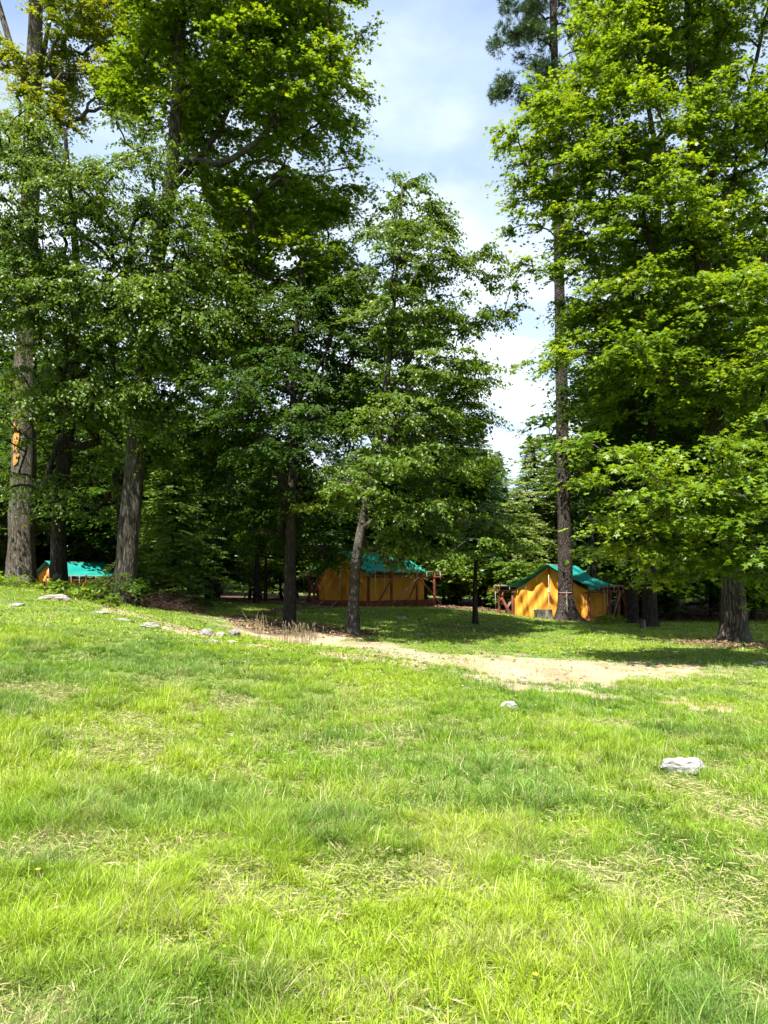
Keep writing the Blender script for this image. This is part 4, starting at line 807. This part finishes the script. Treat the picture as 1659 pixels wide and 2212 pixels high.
        for y_ in (0, 3.66):
            mb = MB(); mb.bar((sg * (hw - .1), y_ - .09, 1.00), (xo + sg * .42, y_ - .09, 1.03), .045, .09, (0, 1, 0)); mb.build('cross_rail', M_RED, root, bevel=.004)
        mb = MB(); mb.box((sg * (hw + .055), -.02, .45), (.085, .085, 1.16)); mb.build('post', M_RED, root, bevel=.004)
        if sg < 0:
            mb = MB(); mb.bar((xo + .04, -.065, .95), (sg * (hw + .06), -.075, -.1), .04, .09); mb.build('brace', M_RED, root, bevel=.003)
            mb = MB(); mb.bar((xo + .06, .07, -.1), (sg * (hw + .10), .075, .80), .035, .06); mb.build('brace', M_PALEWOOD, root, bevel=.003)
        for (ya, za, yb, zb, mt, w_, dx) in ((-.15, -.05, .72, .98, M_RED, .09, .075), (.8, -.06, 2.35, .98, M_PALEWOOD, .05, .09), (1.7, -.06, 2.38, .96, M_RED, .09, .07), (2.42, .98, 4.15, -.35, M_RED, .06, .09)):
            mb = MB(); mb.bar((xo + sg * dx * 1.0, ya, za), (xo + sg * dx * 1.0, yb, zb), .035, w_, (1, 0, 0)); mb.build('brace', mt, root, bevel=.003)
        # ropes hanging from the rail
        for y_, l_ in ((-.30, .95), (.25, .8), (1.4, .25), (3.0, .3), (3.95, .35)):
            mb = MB(); mb.tube([(xo + sg * .05, y_, 1.25), (xo + sg * .06, y_ + .01, 1.2 - l_ * .5), (xo + sg * .05, y_ + .03, 1.22 - l_)], .008, 5); mb.build('rope', M_ROPE, root)
        for y_ in np.linspace(-.1, 3.8, 6):
            mb = MB(); mb.tube([(sg * (xe - .03), y_, ze - .0), (xo, y_ + .02, 1.27)], .007, 5); mb.build('tie', M_ROPE, root)
        mb = MB(); mb.tube([(sg * (hw - .02), -.06, HW + .02), (sg * (hw + .3), -.05, HW - .0), (xo, -.05, 1.06)], .008, 5); mb.build('rope', M_ROPE, root)
    for x_, l_ in ((-1.34, .30), (-.98, .34), (-.52, .30), (.6, .24)):
        zz = HW + (HR - HW) * (1 - abs(x_) / hw); mb = MB(); mb.tube([(x_, -.10, zz - .02), (x_ + .01, -.115, zz - .02 - l_)], .008, 5); mb.build('rope', M_ROPE, root)
    mb = MB(); mb.tube([(0, -.12, HR - .35), (.005, -.14, 1.2), (-.01, -.15, .5), (0, -.13, .25)], .012, 6); mb.box((-.01, -.15, 1.02), (.05, .03, .10)); mb.build('door_tie', M_ROPE, root)
    if steps:
        for k in range(2):
            mb = MB(); mb.box((-.35, -.48 - .24 * k, -.16 - .13 * k), (.82, .22, .035)); mb.build('step', M_RED, root)
        for sx in (-.78, .08):
            mb = MB(); mb.bar((sx, -.36, -.02), (sx, -.98, -.36), .035, .09, (1, 0, 0)); mb.build('stringer', M_PALEWOOD, root)
    return root
# front foot centre: (1189,1334) etc.
tent(1189, 1333, 30.2, math.radians(30), 'orange wall tent behind the bare pine, sunlit front and teal fly', 1)
tent(740, 1297, 32.2, math.radians(43), 'orange wall tent in the middle, shaded, with wooden steps at its door', 2, steps=True)
tent(106, 1291, 43.5, math.radians(29), 'small far orange wall tent between the two trunks at left', 3)

# ---------------------------------------------------------------- rocks, stumps and small things
def rock(px, py, Y, w, d, h, label, seed, mat=None, name='rock', rz=0, sink=.3, group=None, zoff=0):
    r = np.random.default_rng(seed); import bmesh
    bm = bmesh.new(); bmesh.ops.create_icosphere(bm, subdivisions=4, radius=1)
    planes = [(unit(r.normal(size=3)), .62 + .25 * r.random()) for _ in range(9)]
    for v in bm.verts:
        c = np.array(v.co)
        for nrm, dd in planes:
            t = c @ nrm
            if t > dd: c = c - nrm * (t - dd) * .88
        n_ = fbm(np.array([c[0] * 3.1 + 9]), np.array([c[1] * 2.5 + c[2] * 3.7]), seed, 5)[0] - .5; c = c * (1 + .34 * n_)
        v.co = (c[0] * w / 2 * 1.15, c[1] * d / 2 * 1.15, (c[2] * .5 + .5 - sink) * h * 1.25)
    me = bpy.data.meshes.new(name); bm.to_mesh(me); bm.free()
    p = at(px, py, Y); o = link(name, me, mat or M_ROCK, None, False); o.location = (p[0], Y, H1(p[0], Y) + zoff); o.rotation_euler = (0, 0, rz)
    return tag(o, label, 'rock', group)
def gY(px, py):    # distance at which the picture ray meets the ground
    best = None
    for Y in np.arange(3, 45, .05):
        p = at(px, py, Y)
        if p[2] <= H1(p[0], Y): return Y
    return 20
for a in [(1475, 1672, .38, .26, .17, 'pale angular rock lying in the grass at right', 1, M_ROCK, .25, .3), (1100, 1534, .22, .17, .10, 'white rounded rock in the lawn below the track', 2, M_ROCK, 0, .3),
          (448, 1372, .36, .3, .30, 'left grey rock of the cluster on the bank', 3, M_ROCK, .2, .3), (475, 1376, .26, .22, .22, 'brown middle rock of the cluster on the bank', 4, M_ROCKB, .7, .3), (505, 1376, .32, .26, .30, 'pale right rock of the cluster on the bank', 5, M_ROCK, 1.4, .25),
          (455, 1386, .34, .22, .13, 'low pale slab in front of the rock cluster', 6, M_ROCK, 0, .4), (497, 1388, .26, .2, .10, 'small stone below the pale right rock of the cluster', 7, M_ROCKB, .4, .4),
          (323, 1356, .44, .3, .22, 'flat grey rock alone on the bank left of the cluster', 8, M_ROCK, 0, .35), (365, 1354, .17, .15, .15, 'small upright stone left of the rock cluster', 9, M_ROCK, 0, .3),
          (118, 1298, .66, .42, .34, 'dark slanted boulder at the wood edge by the left tent', 10, M_ROCKB, .5, .3), (32, 1308, .45, .3, .14, 'pale flat stone in the grass at the far left', 11, M_ROCK, 0, .45),
          (215, 1325, .5, .3, .14, 'long pale slab along the bank edge', 12, M_ROCK, -.4, .4), (262, 1340, .5, .3, .14, 'pale slab at the middle of the bank edge', 13, M_ROCK, -.3, .4),
          (908, 1372, .34, .25, .12, 'grey stone in the shade on the mound', 14, M_ROCKB, 0, .35), (640, 1325, .30, .2, .18, 'small stone by the path to the middle tent', 15, M_ROCKB, 0, .3), (868, 1338, .45, .3, .22, 'mossy boulder on the shaded mound top', 16, M_ROCKB, 0, .3),
          (1008, 1488, .17, .13, .06, 'flat stone at the near side of the track', 17, M_ROCK, 0, .3), (1033, 1490, .12, .1, .05, 'small pale stone beside the flat stone of the track', 18, M_ROCK, 0, .3), (1128, 1472, .2, .15, .09, 'brown stone at the track edge', 19, M_ROCKB, 0, .3),
          (1178, 1490, .16, .12, .06, 'pale stone between the two wheel tracks', 20, M_ROCK, 0, .3), (905, 1432, .2, .14, .08, 'rounded stone on the left verge of the track', 21, M_ROCK, 0, .3), (1645, 1436, .42, .3, .14, 'low brown rock at the right edge under the maple', 22, M_ROCKB, 0, .3), (792, 1460, .18, .13, .06, 'stone in the thin grass at left of the track', 23, M_ROCK, 0, .3), (1222, 1412, .16, .12, .06, 'small stone on the far side of the track', 24, M_ROCK, 0, .3),
          (1315, 1536, .11, .09, .04, 'little stone right of the white rounded rock', 25, M_ROCK, 0, .3), (478, 2022, .075, .06, .02, 'small white chip in the grass near the viewer', 26, M_ROCK, 0, .2)]:
    px, py, w, d, h, lb, sdd, mt, rz, sk = a
    rock(px, py, gY(px, py), w * (.92 if sdd < 3 or sdd == 10 else .78), d * .9, h * {1: 1.0, 2: 1.35}.get(sdd, .68), lb, sdd, M_ROCKW if sdd < 3 else mt, rz=rz, sink=min(.55, sk + .15) if sdd > 2 else .32)
# pebbles: nobody could count them
def pebbles():
    r = np.random.default_rng(4); X = (r.random(60000) * 2 - 1) * 12; Y = 9 + 12 * r.random(60000); d, e, t, li = masks(X, Y)
    k = r.random(60000) < (.12 * d + .30 * e); X, Y = X[k], Y[k]; n = len(X); T = np.array([(1, 0, 0), (-1, 0, 0), (0, 1, 0), (0, -1, 0), (0, 0, .7), (.5, .5, .45), (-.5, -.5, .45)]); Fc = [(0, 2, 5), (0, 5, 4), (2, 4, 5), (2, 1, 4), (1, 3, 6), (1, 6, 4), (3, 4, 6), (3, 0, 4)]
    s = (.008 + .028 * r.random(n) ** 3)[:, None, None] * (1 + .4 * r.random((n, 7, 1))); a = r.random(n) * 6.28; ca, sa = np.cos(a), np.sin(a); R_ = np.stack([np.stack([ca, -sa, 0 * a], -1), np.stack([sa, ca, 0 * a], -1), np.stack([0 * a, 0 * a, 1 + 0 * a], -1)], 1)
    V = np.einsum('nij,kj->nki', R_, T) * s + np.stack([X, Y, H(X, Y) - .003], -1)[:, None]; flat = np.array(Fc).ravel()
    me = mesh_np('pebbles', V.reshape(-1, 3), ((np.arange(n) * 7)[:, None] + flat).ravel(), np.full(n * 8, 3)); o = link('pebbles', me, M_ROCK); tag(o, 'scattered pebbles and grit on the track and bank', 'pebbles', kind='stuff')
pebbles()
def litter_mesh():
    r = np.random.default_rng(6); n = 260000; Y = np.sqrt(r.random(n) * (36 ** 2 - 11 ** 2) + 121); X = (r.random(n) * 2 - 1) * Y * .56; d, e, t, li = masks(X, Y)
    k = r.random(n) < (.30 * li + .16 * e + .012); X, Y = X[k], Y[k]; n = len(X); P = np.stack([X, Y, H(X, Y) + .004 + .02 * r.random(n)], -1); L = r.normal(size=(n, 3)) * np.array([1, 1, .25])
    o = leaves('leaf_litter', P, L, np.array([0, 0, 1.]) + r.normal(0, .4, (n, 3)), .05 + .05 * r.random(n), T_OVAL, M_DEADLEAF, None); tag(o, 'brown fallen leaves under the trees and along the bank', 'leaf litter', kind='stuff')
litter_mesh()
def cover():
    # low broad leaved weeds along the bank and verge
    r = np.random.default_rng(8); n = 150000; Y = np.sqrt(r.random(n) * (21 ** 2 - 9.5 ** 2) + 9.5 ** 2); X = (r.random(n) * 2 - 1) * Y * .56; d, e, t, li = masks(X, Y)
    ed = seg_dist(X, Y, EDGE); pr = np.exp(-(ed / 1.3) ** 2) * (1 - .6 * e) * (1 - d) * .5 + .02 * (1 - d)
    k = (r.random(n) < pr) & (li < .5); X, Y = X[k], Y[k]; n = len(X); P = np.stack([X, Y, H(X, Y) + .01 + .05 * r.random(n)], -1); L = r.normal(size=(n, 3)) * np.array([1, 1, .3]) + np.array([0, 0, .2])
    o = leaves('weeds', P, L, np.array([0, 0, 1.]) + r.normal(0, .45, (n, 3)), .022 + .026 * r.random(n), T_OVAL, M_WEED, None); tag(o, 'low broad leaved weeds creeping along the bank', 'weeds', kind='stuff')
M_WEED = leaf_mat('weed_leaf', [(.05, (.11, .18, .015)), (.5, (.19, .28, .02)), (1, (.29, .36, .03))], (1.2, 1.2, .6), .35, nscale=2)
cover()
def clover():
    r = np.random.default_rng(18); n = 260000; Y = np.sqrt(r.random(n) * (9.5 ** 2 - 2 ** 2) + 4); X = (r.random(n) * 2 - 1) * (Y * .56 + .3); q = np.clip((fbm(X * 1.3, Y * 1.3, 44, 3) - .50) * 5, .03, 1)
    k = r.random(n) < q * .5; X, Y = X[k], Y[k]; n = len(X); P = np.stack([X, Y, H(X, Y) + .008 + .045 * r.random(n)], -1); L = r.normal(size=(n, 3)) * np.array([1, 1, .3]) + np.array([0, 0, .2])
    o = leaves('clover', P, L, np.array([0, 0, 1.]) + r.normal(0, .4, (n, 3)), .012 + .012 * r.random(n), T_OVAL, M_WEED, None); tag(o, 'small clover leaves low between the grass blades', 'clover', kind='stuff')
    # dead thatch lying flat
    n = 170000; Y = np.sqrt(r.random(n) * (9 ** 2 - 2 ** 2) + 4); X = (r.random(n) * 2 - 1) * (Y * .56 + .3); d, e, t, li = masks(X, Y); k = r.random(n) < (.12 + .28 * t); X, Y = X[k], Y[k]; n = len(X)
    P = np.stack([X, Y, H(X, Y) + .004 + .035 * r.random(n)], -1); L = r.normal(size=(n, 3)) * np.array([1, 1, .22])
    o = leaves('dead_thatch', P, L, np.array([0, 0, 1.]) + r.normal(0, .5, (n, 3)), .05 + .07 * r.random(n), T_THATCH, M_THATCH, None); tag(o, 'dead straw coloured thatch lying between the grass', 'dry grass', kind='stuff')
clover()
# cut stump left of the pine
def stump(px, py, Y, w, h, label, seed):
    r = np.random.default_rng(seed); p = at(px, py, Y); z = H1(p[0], Y); root = empty('tree_stump', (p[0], Y, z)); tag(root, label, 'stump'); mb = MB(); ns_ = 28; rows = 9; V = []
    for i in range(rows):
        q = i / (rows - 1)
        for k in range(ns_):
            a = 2 * math.pi * k / ns_; rr_ = w / 2 * (1 + .5 * math.exp(-q * 4) * (.6 + .4 * math.cos(4 * a + seed))) * (1 + .12 * (vnoise(np.array([a * 3]), np.array([q * 2]), seed)[0] - .5) * 2 * abs(math.sin(a / 2)))
            V.append((rr_ * math.cos(a), rr_ * math.sin(a), -.08 + (h + .08) * q + (.06 * h * (vnoise(np.array([a * 2]), np.array([1.]), seed)[0]) if i == rows - 1 else 0)))
    V.append((0, 0, h * .95)); Fc = [(i * ns_ + k, i * ns_ + (k + 1) % ns_, (i + 1) * ns_ + (k + 1) % ns_, (i + 1) * ns_ + k) for i in range(rows - 1) for k in range(ns_)] 
    mb.add(V, Fc); mb.build('side', M_STUMP, root, True)
    mt = MB(); top = [V[(rows - 1) * ns_ + k] for k in range(ns_)] + [(0, 0, h * .9)]; top = [(x_, y_, z_ + .003) for x_, y_, z_ in top]; mt.add(top, [(k, (k + 1) % ns_, ns_) for k in range(ns_)]); mt.build('cut_face', M_STUMP, root)
stump(1174, 1337, 28.4, .66, .36, 'wide weathered stump left of the bare pine trunk', 3)
stump(1389, 1358, 23.5, .17, .26, 'small dark mossy stump before the furrowed inner maple', 5)
# surface root running left from the pine
bx, by = gp(1222, 1343, 28)
M_DRYW = simple_mat('dry_stalk', [(.3, (.09, .07, .035)), (.7, (.26, .21, .12))], 12, .8, 0)
# brush pile and dry weeds
def sticks(name, px, py, Y, W, D, hgt, n, ln, rad, mat, label, cat, seed, upright=False, heads=False):
    r = np.random.default_rng(seed); p = at(px, py, Y); z = H1(p[0], Y); mb = MB()
    for k in range(n):
        x_, y_ = r.normal(0, W / 2.4), r.normal(0, D / 2.4); zz = H1(p[0] + x_, Y + y_) - z
        L = ln * (.5 + r.random()); 
        if upright:
            dx, dy = r.normal(0, .2 * L), r.normal(0, .2 * L); mb.tube([(x_, y_, zz - .02), (x_ + dx * .4, y_ + dy * .4, zz + L * .6), (x_ + dx, y_ + dy, zz + L)], [rad, rad * .8, rad * .5], 4, False)
            if heads: mb.tube([(x_ + dx, y_ + dy, zz + L - .02), (x_ + dx * 1.05, y_ + dy * 1.05, zz + L + .03), (x_ + dx * 1.1, y_ + dy * 1.1, zz + L + .06)], [rad * .6, rad * 2.6, rad * .5], 4, False)
        else:
            hh = zz + max(.02, hgt * (1 - (x_ / W) ** 2 - (y_ / D) ** 2)) * r.random(); a = r.normal(0, .9); v = np.array([math.cos(a) * L / 2, math.sin(a) * L / 2, r.normal(.0, .16) * L])
            c = np.array([x_, y_, hh]); mb.tube([c - v, c + r.normal(0, .04, 3), c + v], [rad * (.6 + r.random()), rad, rad * .4], 4, False)
    o = mb.build(name, mat, None); o.location = (p[0], Y, z); tag(o, label, cat); return o
sticks('brush_pile', 355, 1322, 20.5, 1.15, .8, .34, 650, .8, .007, M_STICK, 'heap of dead brown branches right of the furrowed maple trunk', 'brush pile', 1)
sticks('dry_weeds', 640, 1392, 15.6, .6, .35, .3, 80, .30, .004, M_DRYW, 'dry straw coloured weeds standing at the foot of the straight black trunk', 'weeds', 2, True, True)
sticks('dry_weeds', 560, 1392, 14.6, .25, .2, .3, 14, .42, .004, M_STRAW, 'few tall dry stalks right of the rock cluster', 'weeds', 3, True, False)
# small leafy plants at the wood edge
def plant(px, py, Y, h, label, seed, leaf='maple', n=40, w=.4, sz_=.09):
    r = np.random.default_rng(seed); p = at(px, py, Y); z = H1(p[0], Y); root = empty('leafy_plant', (p[0], Y, z)); tag(root, label, 'plant'); mb = MB()
    tips = r.normal(size=(n, 3)) * np.array([w / 2, w / 2, h * .25]) + np.array([0, 0, h * .65]); tips[:, 2] = np.clip(tips[:, 2], .08, None)
    for t in tips: mb.tube([(t[0] * .2, t[1] * .2, -.03), (t[0] * .6, t[1] * .6, t[2] * .6), t], [.006, .004, .002], 4, False)
    mb.build('stem', M_STICK, root); out = unit(tips * np.array([1, 1, .2])); P, L, Nn, sz = sprays(tips, out, np.full(n, w * .45), 3, 4, sz_, .3, .25, r); leaves('foliage', P, L, Nn, sz, T_MAPLE_S, LEAF[leaf], root)
for a in [(170, 1294, 18.6, .34, 'leafy weed clump just left of the dark slanted boulder', 1, 'maple', 30, .5), (205, 1302, 20, .42, 'low maple seedlings in front of the left tent', 2, 'dark', 50, .9), (240, 1308, 19.2, .65, 'broad leaved bush at the left foot of the furrowed maple', 3, 'dark', 70, .9), (90, 1286, 20.5, .3, 'green seedlings right of the old maple foot', 4, 'maple', 40, .7),
          (4, 1266, 19.5, .35, 'bright weeds at the left edge by the old maple root', 5, 'maple', 40, .6), (232, 1318, 17.2, .22, 'tiny bright plant on the bank edge', 6, 'maple', 10, .2), (136, 1296, 17.8, .34, 'pale leaved sprig growing behind the dark slanted boulder', 7, 'birch', 14, .2), (1310, 1350, 25.5, .3, 'green tuft of weeds at the right tent rack', 8, 'maple', 30, .5)]:
    px, py, Y, h, lb, s_, lf, n_, w_ = a; plant(px, py, Y, h, lb, s_, lf, n_, w_)
# woodpecker holes in the old maple
om = bpy.data.objects['old_maple']
def holes():
    o0 = np.array(om.location)
    r = np.random.default_rng(2)
    for px, py, w, h in [(46, 948, 15, 66), (47, 994, 13, 24)]:
        tr = .40 + (.19 - .40) * ((at(px, py, 23)[2] - o0[2]) / 20.5) ** .9; c = at(px, py, 23)
        xc = at(45 + (1258 - py) * .022, py, 23)[0]; s = 23 / F; n = 12; par = om
        holes_ = [(0, 0, 1.0, 'pecked_patch', M_ORANGEWOOD, .010)] + ([(-.15, .28, .22, 'hole', M_DARKHOLE, .025), (.2, -.05, .26, 'hole', M_DARKHOLE, .025), (-.1, -.32, .2, 'hole', M_DARKHOLE, .025)] if py < 960 else [(.1, .05, .35, 'hole', M_DARKHOLE, .025)])
        for ox_, oz_, k, nm, mt, off_ in holes_:
            par = om if k == 1 else patch_; cx_ = c[0] + ox_ * w * s; cz_ = c[2] + oz_ * h * s; hh_ = h * s * .5 if k == 1 else w * s * .5 * k * 1.3
            dx = cx_ - xc; V = [(cx_ - o0[0], 23 - math.sqrt(max(.01, (tr * 1.04) ** 2 - dx * dx)) - off_ - o0[1], cz_ - o0[2])]
            for i in range(n):
                a = 2 * math.pi * i / n; q = (1 + .28 * r.normal()) if k == 1 else 1 + .1 * r.normal(); xx = cx_ + math.cos(a) * w * s * .5 * k * q; ddx = xx - xc
                V.append((xx - o0[0], 23 - math.sqrt(max(.005, (tr * 1.035) ** 2 - ddx ** 2)) - off_ * .7 - o0[1], cz_ + math.sin(a) * hh_ * q - o0[2]))
            m_ = MB(); m_.add(V, [(0, 1 + i, 1 + (i + 1) % n) for i in range(n)]); ob_ = m_.build(nm, mt, par)
            if k == 1: patch_ = ob_
holes()
# tiny yellow flowers
def flower(px, py, label, seed):
    Y = gY(px, py); p = at(px, py, Y); z = H1(p[0], Y); root = empty('yellow_flower', (p[0], Y, z)); tag(root, label, 'flower', 'yellow flowers in the grass'); mb = MB(); mb.tube([(0, 0, 0), (.005, 0, .08)], .0012, 4); mb.build('stem', M_STRAW, root); mb = MB()
    for k in range(6):
        a = k * math.pi / 3; d = np.array([math.cos(a), math.sin(a), .25]); s = np.array([-math.sin(a), math.cos(a), 0]); c = np.array([.005, 0, .08]); mb.add([c, c + d * .008 + s * .004, c + d * .014, c + d * .008 - s * .004], [(0, 1, 2, 3)])
    mb.build('petals', M_YEL, root)
M_YEL = simple_mat('yellow_petal', [(.3, (.6, .45, .02)), (.7, (.75, .6, .05))], 20, .6, 0)
flower(1155, 2176, 'yellow flower in the grass near the lower edge of the picture', 1)
flower(78, 1918, 'yellow flower in the grass at the lower left', 2)

print('LEAVES', LC[0])
